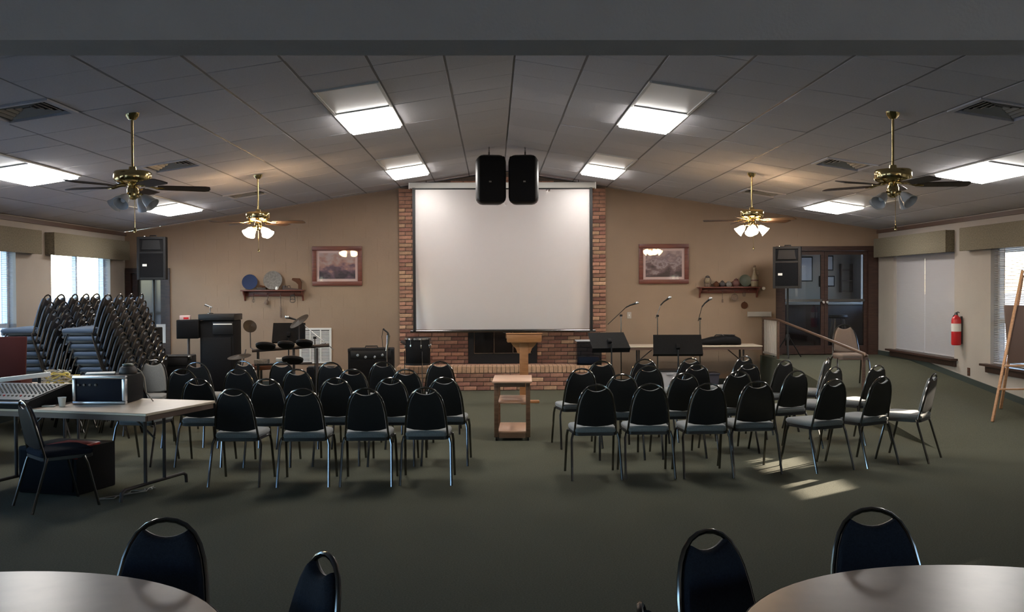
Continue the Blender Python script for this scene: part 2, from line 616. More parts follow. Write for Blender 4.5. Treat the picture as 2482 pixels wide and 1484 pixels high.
# windows: frame, mullion, glass, sill, blind
def window(n, side, ya, yb, za, zb, tilt, gap, light=True):
    x = XL if side < 0 else XR
    s_ = side
    xo = x + s_ * 0.16
    f = MB()
    t = 0.05
    for (p, q) in ((ya, ya + t), (yb - t, yb), ((ya + yb) / 2 - 0.03, (ya + yb) / 2 + 0.03)):
        f.bx(min(xo, xo - s_ * 0.06), max(xo, xo - s_ * 0.06), p, q, za, zb)
    zm = za + (zb - za) * 0.36
    for (p, q) in ((za, za + t), (zb - t, zb), (zm - 0.03, zm + 0.03)):
        f.bx(min(xo, xo - s_ * 0.055), max(xo, xo - s_ * 0.055), ya, yb, p, q)
    wn = f.build('window_%d' % n, M_whitem, kind='structure')
    ym = (ya + yb) / 2
    for (p, q) in ((ya + t, ym - 0.03), (ym + 0.03, yb - t)):
        for (u, v) in ((za + t, zm - 0.03), (zm + 0.03, zb - t)):
            MB().bx(xo - s_ * 0.03 - 0.003, xo - s_ * 0.03 + 0.003, p, q, u, v).build('pane', M_glass, wn)
    if n <= 4:
        sl_ = MB()
        xa, xb = x + s_ * 0.10, x - s_ * 0.10
        sl_.bx(min(xa, xb), max(xa, xb), ya - 0.12, yb + 0.12, za - 0.03, za)
        xa, xb = x, x - s_ * 0.035
        sl_.bx(min(xa, xb), max(xa, xb), ya - 0.08, yb + 0.08, za - 0.12, za - 0.03)
        sl_.build('sill', M_darkwood, wn)
    if tilt is not None:
        bl_ = MB()
        z = za + 0.03 + gap
        xc_ = x + s_ * 0.05
        while z < zb - 0.05:
            for (p, q) in ((ya + 0.015, ym - 0.002), (ym + 0.002, yb - 0.015)):
                bl_.box((xc_, (p + q) / 2, z), (0.027, q - p, 0.0012), M=RY(s_ * tilt))
            z += 0.0245
        bl_.build('blind_slats', M_slat, wn, kind='stuff')
        hr = MB()
        hr.bx(xc_ - 0.016, xc_ + 0.016, ya + 0.012, yb - 0.012, zb - 0.045, zb - 0.002)
        hr.bx(xc_ - 0.014, xc_ + 0.014, ya + 0.015, ym - 0.01, za + 0.012 + gap, za + 0.026 + gap)
        hr.bx(xc_ - 0.014, xc_ + 0.014, ym + 0.01, yb - 0.015, za + 0.012 + gap, za + 0.026 + gap)
        hr.build('blind_rails', M_slat, wn)
    return wn
window(1, 1, *WIN[0], RD(78), 0.0)
window(2, 1, *WIN[1], RD(-20), 0.0)
window(3, -1, *WIN[0], RD(7), 0.0)
window(4, -1, *WIN[1], RD(7), 0.0)
window(5, 1, *WIN[2], RD(55), 0.0)
window(6, -1, *WIN[2], RD(6), 0.0)
window(7, 1, *WIN[3], RD(60), 0.0)
window(8, -1, *WIN[3], RD(6), 0.0)
for i, (s_, k) in enumerate(((1, 4), (1, 5), (-1, 4), (-1, 5))):
    window(9 + i, s_, *WIN[k], None, 0.0)

# valances over the hall windows
def valance(side, ya, yb, label, zt=2.56, zb=2.23):
    x = XL if side < 0 else XR
    xa = x - side * 0.14
    t = thing('valance', label, 'valance', (x, (ya + yb) / 2, zb), 0, 'padded window valances')
    h = zt - zb
    L = yb - ya
    fx = -side * 0.125
    MB().box((fx, 0, h / 2), (0.03, L, h), 0.008).build('front_panel', M_valance, t)
    for e in (-1, 1):
        MB().box((-side * 0.06, e * (L / 2 - 0.012), h / 2), (0.118, 0.024, h - 0.01), 0.004).build('end_panel', M_valance, t)
    MB().box((-side * 0.06, 0, h - 0.01), (0.12, L - 0.02, 0.016)).build('top_board', M_edge, t)
valance(1, 15.0, 17.85, 'olive padded valance over the closed-blind window beside the glass doors')
valance(1, 11.4, 14.55, 'olive padded valance over the sunlit window beside the wooden easel')
valance(-1, 14.8, 17.85, 'olive padded valance over the bright window behind the stacked chairs')
valance(-1, 11.4, 14.4, 'olive padded valance over the bright window cut by the frame edge')

# outdoors, never more than a glimpse through the panes
MB().bx(-250, 250, -250, 250, -0.62, -0.5).build('ground', M_ground, kind='structure')
fc = MB()
for i in range(38):
    fc.bx(9.0, 9.03, 2.0 + i * 0.4, 2.385 + i * 0.4, -0.5, 2.30)
fc.build('sun_blocker_boards', M_blocker, kind='stuff')  # added unseen boards, cut off the sun below a narrow slit
pr = MB()
pr.bx(XR + 0.22, 8.4, 0, 20.5, 2.55, 2.62)
pr.bx(8.36, 8.42, 0, 20.5, 2.27, 2.62)
pr.build('sun_blocker_roof', M_blocker, kind='structure')  # added unseen roof edge, cuts off the sun above the slit
MB().bx(20.0, 20.3, 25.75, 34.0, -0.5, 11.0).build('sun_blocker_wall', M_blocker, kind='structure')  # added unseen slab, keeps direct sun off most of the closed-blind window

# ------------------------------------------------------------------ doors
def door1():
    x0, x1, z0, z1 = D1
    f = MB()
    f.bx(x0 - 0.07, x0 + 0.02, YB - 0.03, YB + 0.2, z0, z1 + 0.07)
    f.bx(x1 - 0.02, x1 + 0.06, YB - 0.03, YB + 0.2, z0, z1 + 0.07)
    f.bx(x0 + 0.02, x1 - 0.02, YB - 0.03, YB + 0.2, z1 - 0.02, z1 + 0.07)
    d = f.build('door_1', M_darkwood, kind='structure')
    l = MB()
    a, b_ = x0 + 0.03, x1 - 0.03
    l.bx(a, a + 0.09, YB + 0.03, YB + 0.075, 0.01, z1 - 0.03)
    l.bx(b_ - 0.09, b_, YB + 0.03, YB + 0.075, 0.01, z1 - 0.03)
    l.bx(a + 0.09, b_ - 0.09, YB + 0.03, YB + 0.075, z1 - 0.14, z1 - 0.03)
    l.bx(a + 0.09, b_ - 0.09, YB + 0.03, YB + 0.075, 0.01, 0.22)
    l.bx(a + 0.09, b_ - 0.09, YB + 0.03, YB + 0.075, 0.95, 1.06)
    leaf = l.build('leaf', M_darkwood, d)
    MB().bx(a + 0.09, b_ - 0.09, YB + 0.045, YB + 0.057, 1.06, z1 - 0.14).build('pane', M_firegl, leaf)
    MB().bx(a + 0.09, b_ - 0.09, YB + 0.045, YB + 0.06, 0.22, 0.95).build('panel', M_darkwood, leaf)
    h = MB()
    h.bx(a + 0.02, a + 0.07, YB + 0.018, YB + 0.03, 0.96, 1.12)
    h.tube([(a + 0.045, YB + 0.025, 1.04), (a + 0.045, YB - 0.03, 1.04), (a + 0.13, YB - 0.03, 1.04)], 0.009)
    h.build('handle', M_chrome, leaf)
    MB().bx(x0 - 0.1, x1 + 0.1, YB + 0.19, YB + 0.22, 0, z1 + 0.1).build('wall_corridor', M_slab, kind='structure')
door1()

def door2():
    x0, x1, z0, z1 = D2
    f = MB()
    f.bx(x0 - 0.06, x0 + 0.05, YB - 0.03, YB + 0.2, z0, z1 + 0.02)
    f.bx(x1 - 0.10, x1 + 0.07, YB - 0.03, YB + 0.2, z0, z1 + 0.02)
    f.bx(x0 + 0.05, x1 - 0.10, YB - 0.03, YB + 0.2, z1 - 0.06, z1 + 0.02)
    d = f.build('door_2', M_darkwood, kind='structure')
    xm = (x0 + x1 - 0.05) / 2
    for a, b_, hx in ((x0 + 0.055, xm - 0.003, 1), (xm + 0.003, x1 - 0.105, -1)):
        l = MB()
        ya, yb = YB + 0.03, YB + 0.075
        l.bx(a, a + 0.06, ya, yb, z0 + 0.01, z1 - 0.065)
        l.bx(b_ - 0.06, b_, ya, yb, z0 + 0.01, z1 - 0.065)
        l.bx(a + 0.06, b_ - 0.06, ya, yb, z1 - 0.13, z1 - 0.065)
        l.bx(a + 0.06, b_ - 0.06, ya, yb, z0 + 0.01, z0 + 0.16)
        leaf = l.build('leaf', M_darkwood, d)
        MB().bx(a + 0.06, b_ - 0.06, YB + 0.045, YB + 0.055, z0 + 0.16, z1 - 0.13).build('pane', M_dglass, leaf)
        MB().bx(a + 0.05, b_ - 0.05, YB - 0.005, YB + 0.028, z0 + 0.94, z0 + 0.985).build('push_bar', M_steel, leaf)
        xk = (b_ - 0.03) if hx > 0 else (a + 0.03)
        MB().lathe([(0.0, -0.022), (0.022, -0.02), (0.026, 0), (0.022, 0.02), (0.0, 0.022)], 12, T(xk, YB - 0.01, z0 + 0.93) @ RX(pi / 2)).build('handle', M_chrome, leaf)
door2()

# vestibule seen through the glass doors
b = MB()
vx0, vx1, vy0, vy1 = 3.2, 7.6, YB + 0.2, YB + 3.6
b.bx(vx0, vx1, vy1, vy1 + 0.1, 0.4, 3.1)
b.bx(vx0 - 0.1, vx0, vy0, vy1, 0.4, 3.1)
b.bx(vx1, vx1 + 0.1, vy0, vy0 + 0.5, 0.4, 3.1)
b.bx(vx1, vx1 + 0.1, vy1 - 0.6, vy1, 0.4, 3.1)
b.bx(vx1, vx1 + 0.1, vy0 + 0.5, vy1 - 0.6, 0.4, 1.4)
b.bx(vx1, vx1 + 0.1, vy0 + 0.5, vy1 - 0.6, 2.5, 3.1)
b.build('wall_vestibule', M_vest, kind='structure')
MB().bx(vx0, vx1, vy0, vy1, 3.0, 3.1).build('ceiling_vestibule', M_vest, kind='structure')
MB().bx(vx0, vx1, YB, vy1, 0.40, 0.52).build('floor_vestibule', M_rampcarpet, kind='structure')
# ------------------------------------------------------------------ fireplace
FX0, FX1, FY = -1.63, 1.97, 17.8
OX0, OX1, OZ0, OZ1 = -0.43, 0.76, 0.41, 1.08
fp = thing('fireplace', 'red brick fireplace and chimney breast with a raised hearth', 'fireplace', (0, FY, 0))
core = MB()
core.bx(FX0 + 0.01, OX0, 0.012, 0.2, 0.0, zc(FX0) - 0.03)
core.bx(OX1, FX1 - 0.01, 0.012, 0.2, 0.0, zc(FX1) - 0.03)
core.bx(OX0, OX1, 0.012, 0.2, OZ1, zc(FX0) - 0.03)
core.prism([(FX0 + 0.01, zc(FX0) - 0.03), (FX1 - 0.01, zc(FX1) - 0.03), (XC, ZR - 0.03)], 0.188, T(0, 0.2, 0) @ RX(pi / 2))
core.build('mortar', M_mortar, fp)
core = MB()
core.bx(FX0 + 0.01, FX1 - 0.01, -0.588, 0.0, 0.0, 0.40)
core.build('hearth_core', M_mortar, fp)
BL_, BH = 0.225, 0.0677
bm_ = {}
def brick_mesh(L, H, Dp, m):
    key = (round(L, 3), round(H, 3), round(Dp, 3), m.name)
    if key not in bm_:
        q = MB()
        q.box((0, 0, 0), (L, Dp, H), 0.004, seg=1)
        me = q.mesh('brick')
        me.materials.append(m)
        bm_[key] = me
    return bm_[key]
def pick():
    r = random.random()
    return M_brick if r < 0.5 else M_brick2 if r < 0.75 else M_brick3
nb = 0
rest = MB()
SCR = (-1.33, 1.67, 1.0, 3.44)      # the screen hides this much of the chimney
course = 0
z = 0.41
while z < ZR - 0.12:
    off = (course % 2) * BL_ / 2
    x = FX0 - off
    while x < FX1 - 0.02:
        a, c = max(x, FX0), min(x + BL_, FX1)
        x += BL_
        if c - a < 0.03 or z + BH > min(zc(a), zc(c)) - 0.02:
            continue
        if c > OX0 + 0.02 and a < OX1 - 0.02 and z < OZ1 - 0.02:
            if a < OX0 < c and OX0 - a > 0.04:
                c = OX0
            elif a < OX1 < c and c - OX1 > 0.04:
                a = OX1
            else:
                continue
        hid = a > SCR[0] and c < SCR[1] and SCR[2] < z < SCR[3]
        cx, cz = (a + c) / 2, z + BH / 2
        dy = random.uniform(-0.004, 0.004)
        if hid or nb >= 235:
            rest.box((cx, 0.05 + dy, cz), (c - a - 0.009, 0.1, BH - 0.011))
        else:
            o = obj('brick', brick_mesh(c - a - 0.009, BH - 0.011, 0.1, pick()), None, fp)
            o.location = (cx, 0.05 + dy, cz)
            nb += 1
    z += BH
    course += 1
rest.build('brick_courses', M_brick, fp, kind='stuff')
for r in range(4):                               # hearth front
    off = (r % 2) * BL_ / 2
    x = FX0 - off
    while x < FX1 - 0.02:
        a, c = max(x, FX0), min(x + BL_, FX1)
        x += BL_
        if c - a < 0.03:
            continue
        o = obj('brick', brick_mesh(c - a - 0.009, 0.061, 0.1, pick()), None, fp)
        o.location = ((a + c) / 2, -0.55 + random.uniform(-0.003, 0.003), 0.005 + 0.0345 + r * 0.0715)
n = 0
x = FX0
rl = MB()
while x < FX1 - 0.05:                            # rowlock edge of the hearth
    rl.box((x + 0.036, -0.42, 0.3525), (0.066, 0.36, 0.112), 0.004, seg=1)
    x += 0.0735
rl.build('rowlock_edge', M_brick2, fp, kind='stuff')
ht = MB()
for r in range(2):
    for i in range(16):
        ht.box((FX0 + 0.1125 + i * BL_, -0.18 + r * 0.11, 0.38), (BL_ - 0.01, 0.1, 0.056))
ht.build('hearth_top', M_brick, fp, kind='stuff')
# firebox with a dark glass screen
fb = MB()
fb.bx(OX0, OX1, 0.15, 0.199, OZ0, OZ1)
fb.build('firebox', M_blackm, fp)
fr_ = MB()
fr_.bx(OX0 + 0.002, OX0 + 0.09, -0.02, 0.06, OZ0 + 0.004, OZ1 - 0.005)
fr_.bx(OX1 - 0.09, OX1 - 0.002, -0.02, 0.06, OZ0 + 0.004, OZ1 - 0.005)
fr_.bx(OX0 + 0.09, OX1 - 0.09, -0.02, 0.06, OZ0 + 0.004, OZ0 + 0.17)
fr_.bx(OX0 + 0.09, OX1 - 0.09, -0.02, 0.06, OZ1 - 0.09, OZ1 - 0.005)
fr_.build('fire_screen_frame', M_black, fp)
for a, c in ((OX0 + 0.095, 0.0), (0.008, 0.33), (0.338, OX1 - 0.095)):
    p = MB().bx(a, c, 0.02, 0.03, OZ0 + 0.175, OZ1 - 0.095).build('glass_door', M_firegl, fp)
    e = MB()
    e.bx(a, a + 0.012, 0.008, 0.02, OZ0 + 0.175, OZ1 - 0.095)
    e.bx(a, c, 0.006, 0.02, OZ0 + 0.175, OZ0 + 0.187)
    e.build('brass_edge', M_rust, p)

# ------------------------------------------------------------------ projection screen
sr = thing('projection_screen', 'wide white pull-down projection screen hung before the chimney', 'screen', (0.17, 17.45, 0))
MB().box((0, 0.03, 3.475), (3.16, 0.10, 0.10), 0.012).build('case', M_whitem, sr)
for s_ in (-1, 1):
    MB().box((s_ * 1.585, 0.03, 3.475), (0.02, 0.12, 0.12), 0.006).build('end_cap', M_white, sr)
    MB().tube([(s_ * 1.3, 0.05, 3.5), (s_ * 1.3, 0.05, zc(0.17 + s_ * 1.3) + 0.02)], 0.006).build('hanger', M_steel, sr)
g = MB()
NX, NZ = 40, 32
def sag(u, v):
    # curling lower corners and soft vertical waves
    w_ = 0.010 * sin(u * 5.1 + 0.6) * (1 - v)
    c = max(0, abs(u) - 0.78) / 0.22
    return w_ + 0.10 * c * c * max(0, 0.55 - v) * 1.8
vv = []
for j in range(NZ + 1):
    row = []
    for i in range(NX + 1):
        u = -1 + 2 * i / NX
        v = j / NZ
        row.append(g.bm.verts.new((u * 1.485, sag(u, v), 1.02 + v * 2.385)))
    vv.append(row)
for j in range(NZ):
    for i in range(NX):
        g.bm.faces.new((vv[j][i], vv[j][i + 1], vv[j + 1][i + 1], vv[j + 1][i]))
bmesh.ops.solidify(g.bm, geom=g.bm.faces[:], thickness=0.003)
g.build('sheet', M_screen, sr)
for s_ in (-1, 1):
    MB().bx(s_ * 1.506 - 0.022, s_ * 1.506 + 0.022, -0.012 - (0.05), 0.006, 1.0, 3.43).build('black_border', M_black, sr)
MB().bx(-1.53, 1.53, -0.014, 0.006, 3.405, 3.43).build('black_border', M_black, sr)
MB().tube([(-1.58, 0, 0.995), (1.58, 0, 0.995)], 0.022, 10).build('bottom_bar', M_steel, sr)
MB().tube([(0.0, -0.02, 0.97), (0.06, -0.03, 0.955), (0.12, -0.02, 0.97)], 0.006).build('pull_handle', M_black, sr)

# ------------------------------------------------------------------ ceiling fixtures
def troffer(side, k, j, lit, label):
    M = cell_M(side, k, 9.14 + D * j)
    t = thing('ceiling_light', label, 'ceiling light', M.translation, 0, 'lit ceiling panels' if lit else 'unlit ceiling panels')
    t.rotation_euler = (0, side * ang, 0)
    w_, l_ = LW - 0.012, 2 * D - 0.012
    f = MB()
    for s_ in (-1, 1):
        f.box((s_ * (w_ / 2 - 0.012), D, 0.002), (0.024, l_, 0.03))
        f.box((0, D + s_ * (l_ / 2 - 0.012), 0.002), (w_ - 0.05, 0.024, 0.03))
    f.box((0, D, 0.045), (w_, l_, 0.02))
    f.build('frame', M_whitem, t)
    if lit:
        MB().box((0, D, -0.012), (w_ - 0.05, l_ - 0.05, 0.046), 0.008, seg=1).build('diffuser', M_lit, t)
    else:
        MB().box((0, D, 0.004), (w_ - 0.05, l_ - 0.05, 0.014), 0.005, seg=1).build('diffuser', M_unlit, t)
where = {(-1, 2): 'on the piano side of the ridge', (1, 2): 'on the ramp side of the ridge', (-1, 8): 'above the wall of stacked chairs', (1, 8): 'above the ramp wall'}
for (side, k), wh in where.items():
    for j, dist in ((0, 'nearer'), (8, 'farther')):
        troffer(side, k, j, False, 'unlit white ceiling panel, %s one %s' % (dist, wh))
        troffer(side, k, j + 2, True, 'glowing ceiling light panel, %s one %s' % (dist, wh))

def vent(side, j, label):
    M = cell_M(side, 6, 9.14 + D * j)
    t = thing('air_vent', label, 'vent', M.translation, 0, 'square ceiling air vents')
    t.rotation_euler = (0, side * ang, 0)
    w_, l_ = LW - 0.014, D - 0.01
    MB().box((0, D / 2, 0.06), (w_, l_, 0.01)).build('back_plate', M_ventdark, t)
    f = MB()
    for s_ in (-1, 1):
        f.box((s_ * (w_ / 2 - 0.02), D / 2, 0.004), (0.04, l_, 0.03))
        f.box((0, D / 2 + s_ * (l_ / 2 - 0.02), 0.004), (w_ - 0.08, 0.04, 0.03))
    f.build('frame', M_tile, t)
    for q in range(1, 5):
        h = 0.25 - q * 0.05
        lv = MB()
        z_ = 0.004 + q * 0.006
        for s_ in (-1, 1):
            lv.box((s_ * h, D / 2, z_), (0.03, 2 * h, 0.004), M=RY(s_ * 0.6))
            lv.box((0, D / 2 + s_ * h, z_), (2 * h, 0.03, 0.004), M=RX(-s_ * 0.6))
        lv.build('louvre', M_vent, t)
for j, dist in ((-2, 'nearest'), (4, 'middle'), (10, 'farthest')):
    vent(-1, j, 'square ceiling air vent, %s of three above the stacked-chair side' % dist)
    vent(1, j, 'square ceiling air vent, %s of three above the ramp side' % dist)

def fan(x, y, rot, lit, label):
    z0 = zc(x)
    t = thing('ceiling_fan', label, 'ceiling fan', (x, y, z0), rot, 'brass ceiling fans')
    MB().lathe([(0.0, -0.055), (0.03, -0.05), (0.055, -0.02), (0.062, 0.012), (0.0, 0.014)], 20).build('canopy', M_brass, t)
    MB().tube([(0, 0, -0.03), (0, 0, -0.49)], 0.011, 10).build('downrod', M_brass, t)
    MB().lathe([(0, -0.45), (0.03, -0.455), (0.034, -0.482), (0.145, -0.494), (0.155, -0.505), (0.158, -0.52), (0.158, -0.57), (0.150, -0.583),
                (0.12, -0.60), (0.07, -0.615), (0.0, -0.617)], 28).build('motor_housing', M_brass, t)
    for i in range(5):
        R_ = RZ(2 * pi * i / 5)
        bl_ = MB()
        bl_.M = R_ @ T(0, 0, -0.632) @ RX(RD(-12))
        n_ = 8
        pl = [(0.20, -0.045), (0.24, -0.058), (0.60, -0.070), (0.635, -0.055), (0.645, 0), (0.635, 0.055), (0.60, 0.070), (0.24, 0.058), (0.20, 0.045)]
        bl_.prism(pl, 0.007)
        bo = bl_.build('blade', M_blade, t)
        ar = MB()
        ar.M = R_
        ar.tube([(0.07, 0, -0.612), (0.13, 0, -0.618), (0.19, 0, -0.634), (0.25, 0, -0.636)], [0.012, 0.010, 0.010, 0.006], 6)
        ar.M = R_ @ T(0, 0, -0.636) @ RX(RD(-12))
        ar.prism([(0.19, -0.03), (0.26, -0.012), (0.26, 0.012), (0.19, 0.03)], 0.004)
        ar.build('blade_bracket', M_brass, bo)
    MB().lathe([(0.0, -0.74), (0.02, -0.738), (0.045, -0.72), (0.05, -0.70), (0.05, -0.65), (0.04, -0.63), (0.04, -0.61), (0, -0.61)], 20).build('light_kit', M_brass, t)
    for i in range(4):
        a = pi / 4 + i * pi / 2 + 0.2
        S_ = RZ(a) @ T(0.045, 0, -0.695)
        ar = MB()
        ar.M = S_
        ar.tube([(0, 0, 0), (0.03, 0, 0.004), (0.05, 0, -0.012)], 0.009, 8)
        am = ar.build('lamp_arm', M_brass, t)
        sh = MB()
        sh.M = S_ @ T(0.05, 0, -0.012) @ RY(RD(-48))
        # bell opening downwards and outwards, thin wall
        sh.lathe([(0.018, 0.0), (0.026, -0.012), (0.042, -0.04), (0.050, -0.075), (0.056, -0.10), (0.068, -0.122),
                  (0.064, -0.122), (0.052, -0.10), (0.046, -0.075), (0.038, -0.04), (0.02, -0.014), (0.0, -0.01)], 18)
        so = sh.build('shade', M_fanlit if lit else M_frost, t)
        bu = MB()
        bu.M = S_ @ T(0.05, 0, -0.012) @ RY(RD(-48))
        bu.lathe([(0.0, -0.09), (0.018, -0.083), (0.026, -0.065), (0.022, -0.045), (0.012, -0.025), (0.0, -0.02)], 12)
        bu.build('bulb', M_fanlit if lit else M_white, so)
    ch = MB()
    ch.tube([(0.01, -0.02, -0.735), (0.012, -0.022, -0.98)], 0.0025, 5)
    ch.lathe([(0, -0.05), (0.011, -0.04), (0.013, -0.02), (0.004, 0), (0, 0.002)], 8, T(0.012, -0.022, -0.98))
    ch.build('pull_chain', M_brass, t)
fan(-3.10, 8.9, RD(21), False, 'unlit brass ceiling fan nearer the viewer, above the mixing table side')
fan(3.50, 8.9, RD(63), False, 'unlit brass ceiling fan nearer the viewer, on the ramp side')
fan(-3.12, 13.7, -0.15, True, 'brass ceiling fan with lit lamps beyond, above the drum kit side')
fan(3.48, 13.7, 0.45, True, 'brass ceiling fan with lit lamps beyond, above the microphone stands')

# hanging pair of loudspeakers
hs = []
for s_, wh in ((-1, 'nearer the drum kit'), (1, 'nearer the microphone stands')):
    t = thing('hanging_speaker', 'black rounded loudspeaker hung from the ridge, the one ' + wh, 'speaker', (0.21 + s_ * 0.22, 14.5, 2.92), -s_ * RD(7), 'pair of hanging loudspeakers')
    MB().box((0, 0.12, 0.35), (0.42, 0.34, 0.70), 0.10, seg=4).build('cabinet', M_black, t)
    MB().box((0, -0.045, 0.35), (0.37, 0.05, 0.64), 0.024, seg=3).build('front_grille', M_grille, t)
    MB().box((0.03 * s_, -0.073, 0.31), (0.035, 0.006, 0.022), 0.002).build('badge', M_greypl, t)
    MB().tube([(s_ * 0.03, 0.05, 0.68), (s_ * 0.03, 0.05, 0.74)], 0.012, 8).build('eyebolt', M_steel, t)
    cx = 0.21 + s_ * 0.22
    chn = MB()
    top = zc(cx) - 2.92 - 0.01
    zz = 0.735
    q = 0
    while zz < top:
        chn.tube([(s_ * 0.03 + 0.008 * cos(u) * (q % 2), 0.05 + 0.008 * cos(u) * (1 - q % 2), zz + 0.014 * sin(u)) for u in [k * pi / 4 for k in range(8)]], 0.003, 5, closed=True)
        zz += 0.021
        q += 1
    chn.build('chain', M_iron, t, kind='stuff')

# ------------------------------------------------------------------ chairs
HWP = [(0.42, 0.188), (0.30, 0.179), (0.208, 0.168), (0.14, 0.154), (0.09, 0.136), (0.05, 0.111), (0.02, 0.076), (0.005, 0.039), (0.0, 0.0)]
ZT = 0.865
def by(z):
    return -0.165 - (z - 0.43) * 0.235
def make_chair(fabric, shell, frame):
    t = thing('banquet_chair', 'x', 'chair')
    seat = MB()
    pl = []
    for (x, y, r) in ((-0.205, -0.19, 0.05), (0.205, -0.19, 0.05), (0.215, 0.215, 0.07), (-0.215, 0.215, 0.07)):
        pass
    def rr(w0, w1, y0, y1, r, n=5):
        out = []
        for cx, cy, a0, rad in ((w1 - r, y1 - r, 0, r), (-w1 + r, y1 - r, 90, r), (-w0 + r * 0.6, y0 + r * 0.6, 180, r * 0.6), (w0 - r * 0.6, y0 + r * 0.6, 270, r * 0.6)):
            for k in range(n):
                a = RD(a0 + 90 * k / (n - 1))
                out.append((cx + rad * cos(a), cy + rad * sin(a)))
        return out
    o1 = rr(0.195, 0.208, -0.19, 0.225, 0.07)
    def loft(b_, rings):
        vs2 = [[b_.bm.verts.new((x, y, z)) for x, y in ring] for ring, z in rings]
        k = len(vs2[0])
        for A, B in zip(vs2, vs2[1:]):
            for i in range(k):
                b_.bm.faces.new((A[i], A[(i + 1) % k], B[(i + 1) % k], B[i]))
        b_.bm.faces.new(vs2[0][::-1])
        b_.bm.faces.new(vs2[-1])
    sc_ = lambda f: [(x * f, 0.017 + (y - 0.017) * f) for x, y in o1]
    loft(seat, [(sc_(0.96), 0.422), (sc_(1.0), 0.436), (sc_(1.0), 0.455), (sc_(0.95), 0.468), (sc_(0.80), 0.475), (sc_(0.4), 0.478)])
    seat.build('seat', fabric, t)
    pan = MB()
    loft(pan, [(sc_(0.93), 0.391), (sc_(0.985), 0.396), (sc_(0.985), 0.4215), (sc_(0.95), 0.4215)])
    pan.build('seat_pan', shell, t)
    # back frame: one bent tube
    path = [(-0.192, -0.160, 0.40), (-0.19, -0.163, 0.43)]
    for d, h in HWP:
        path.append((-h, by(ZT - d), ZT - d)) if d < 0.42 else None
    path += [(-x, y, z) for x, y, z in path[::-1][1:]]
    MB().tube(path, 0.0098, 8).build('back_frame', frame, t)
    # upholstered back inside the frame
    side = []
    for d, h in HWP[:-3]:
        if d <= 0.42:
            side.append((h - 0.012, ZT - d))
    side[0] = (0.172, 0.500)
    top = []
    for k in range(9):
        u = 1 - 2 * k / 8
        top.append((0.086 * u, ZT - 0.036 - 0.028 * (1 - u * u)))
    bot = [(-0.11, 0.484), (0, 0.476), (0.11, 0.484)]
    outl = side + top + [(-x, z) for x, z in side[::-1]] + bot
    cz = sum(z for x, z in outl) / len(outl)
    def layer(b_, f, dy):
        return [b_.bm.verts.new((x * f, by(cz + (z - cz) * f) + dy, cz + (z - cz) * f)) for x, z in outl]
    def shell_pad(name, m, ys):
        b_ = MB()
        L = [layer(b_, f, dy) for f, dy in ys]
        k = len(outl)
        for A, B in zip(L, L[1:]):
            for i in range(k):
                b_.bm.faces.new((A[i], A[(i + 1) % k], B[(i + 1) % k], B[i]))
        b_.bm.faces.new(L[0][::-1])
        b_.bm.faces.new(L[-1])
        bmesh.ops.triangulate(b_.bm, faces=[f for f in b_.bm.faces if len(f.verts) > 4])
        return b_.build(name, m, t)
    shell_pad('backrest', fabric, [(1.0, 0.0), (1.0, 0.018), (0.95, 0.030), (0.85, 0.035)])
    shell_pad('back_shell', shell, [(1.0, -0.0005), (1.0, -0.008), (0.96, -0.013)])
    for s_ in (-1, 1):
        MB().tube([(s_ * 0.200, -0.150, 0.42), (s_ * 0.216, -0.170, 0.36), (s_ * 0.226, -0.275, 0.0)], 0.0115, 8).build('leg', frame, t)
        MB().tube([(s_ * 0.214, 0.13, 0.41), (s_ * 0.2215, 0.155, 0.35), (s_ * 0.2285, 0.24, 0.0)], 0.0115, 8).build('leg', frame, t)
    return t
CH = make_chair(M_fabric, M_vinyl, M_steel)
CHT = tree_of(CH)
first_used = [False]
def put_chair(src, trees, loc, rz, label, group):
    r = dup(src, loc, rz, label, group, trees)
    return r
def by_top(tx, ty, rz, z=0.0):
    return (tx - 0.268 * sin(rz), ty + 0.268 * cos(rz), z)
rows = [
    ('ramp', 0, [(0.93, 9.16, 3), (1.42, 9.21, 1), (1.95, 9.21, 2), (2.44, 9.38, 4), (3.20, 9.5, 24), (3.75, 9.76, 30), (4.38, 10.06, 52)]),
    ('ramp', 1, [(0.95, 10.95, 8), (1.29, 10.21, 0), (1.93, 10.27, 6), (2.54, 10.52, 12), (3.15, 10.53, 24), (3.70, 10.98, 36), (4.24, 11.17, 32)]),
    ('ramp', 2, [(1.28, 12.05, 2), (1.72, 11.25, 4), (2.28, 11.38, 12), (2.88, 11.46, 14), (3.45, 11.99, 34), (4.09, 12.38, 60)]),
    ('ramp', 3, [(1.83, 12.30, 8), (2.41, 12.42, 18), (3.15, 12.73, 30)]),
    ('desk', 0, [(-2.28, 8.98, -3), (-1.67, 8.95, 1), (-1.12, 8.95, 0), (-0.60, 8.99, -1)]),
    ('desk', 1, [(-3.57, 10.08, -14), (-2.88, 9.99, -2), (-2.20, 9.94, 0), (-1.54, 9.99, 0), (-1.00, 9.95, 0), (-0.48, 9.96, -2)]),
    ('desk', 2, [(-3.40, 11.22, 2), (-2.78, 11.17, -2), (-2.12, 11.07, -2), (-1.52, 11.03, -3), (-0.94, 10.99, -4)]),
    ('desk', 3, [(-4.17, 12.63, -176), (-3.53, 12.2, -10), (-3.02, 12.38, -20), (-2.52, 12.19, -12), (-1.92, 12.08, -6), (-1.31, 12.12, -2), (-0.63, 12.11, 0)]),
]
RN = ['row nearest the viewer', 'second row from the viewer', 'third row from the viewer', 'row nearest the stage']
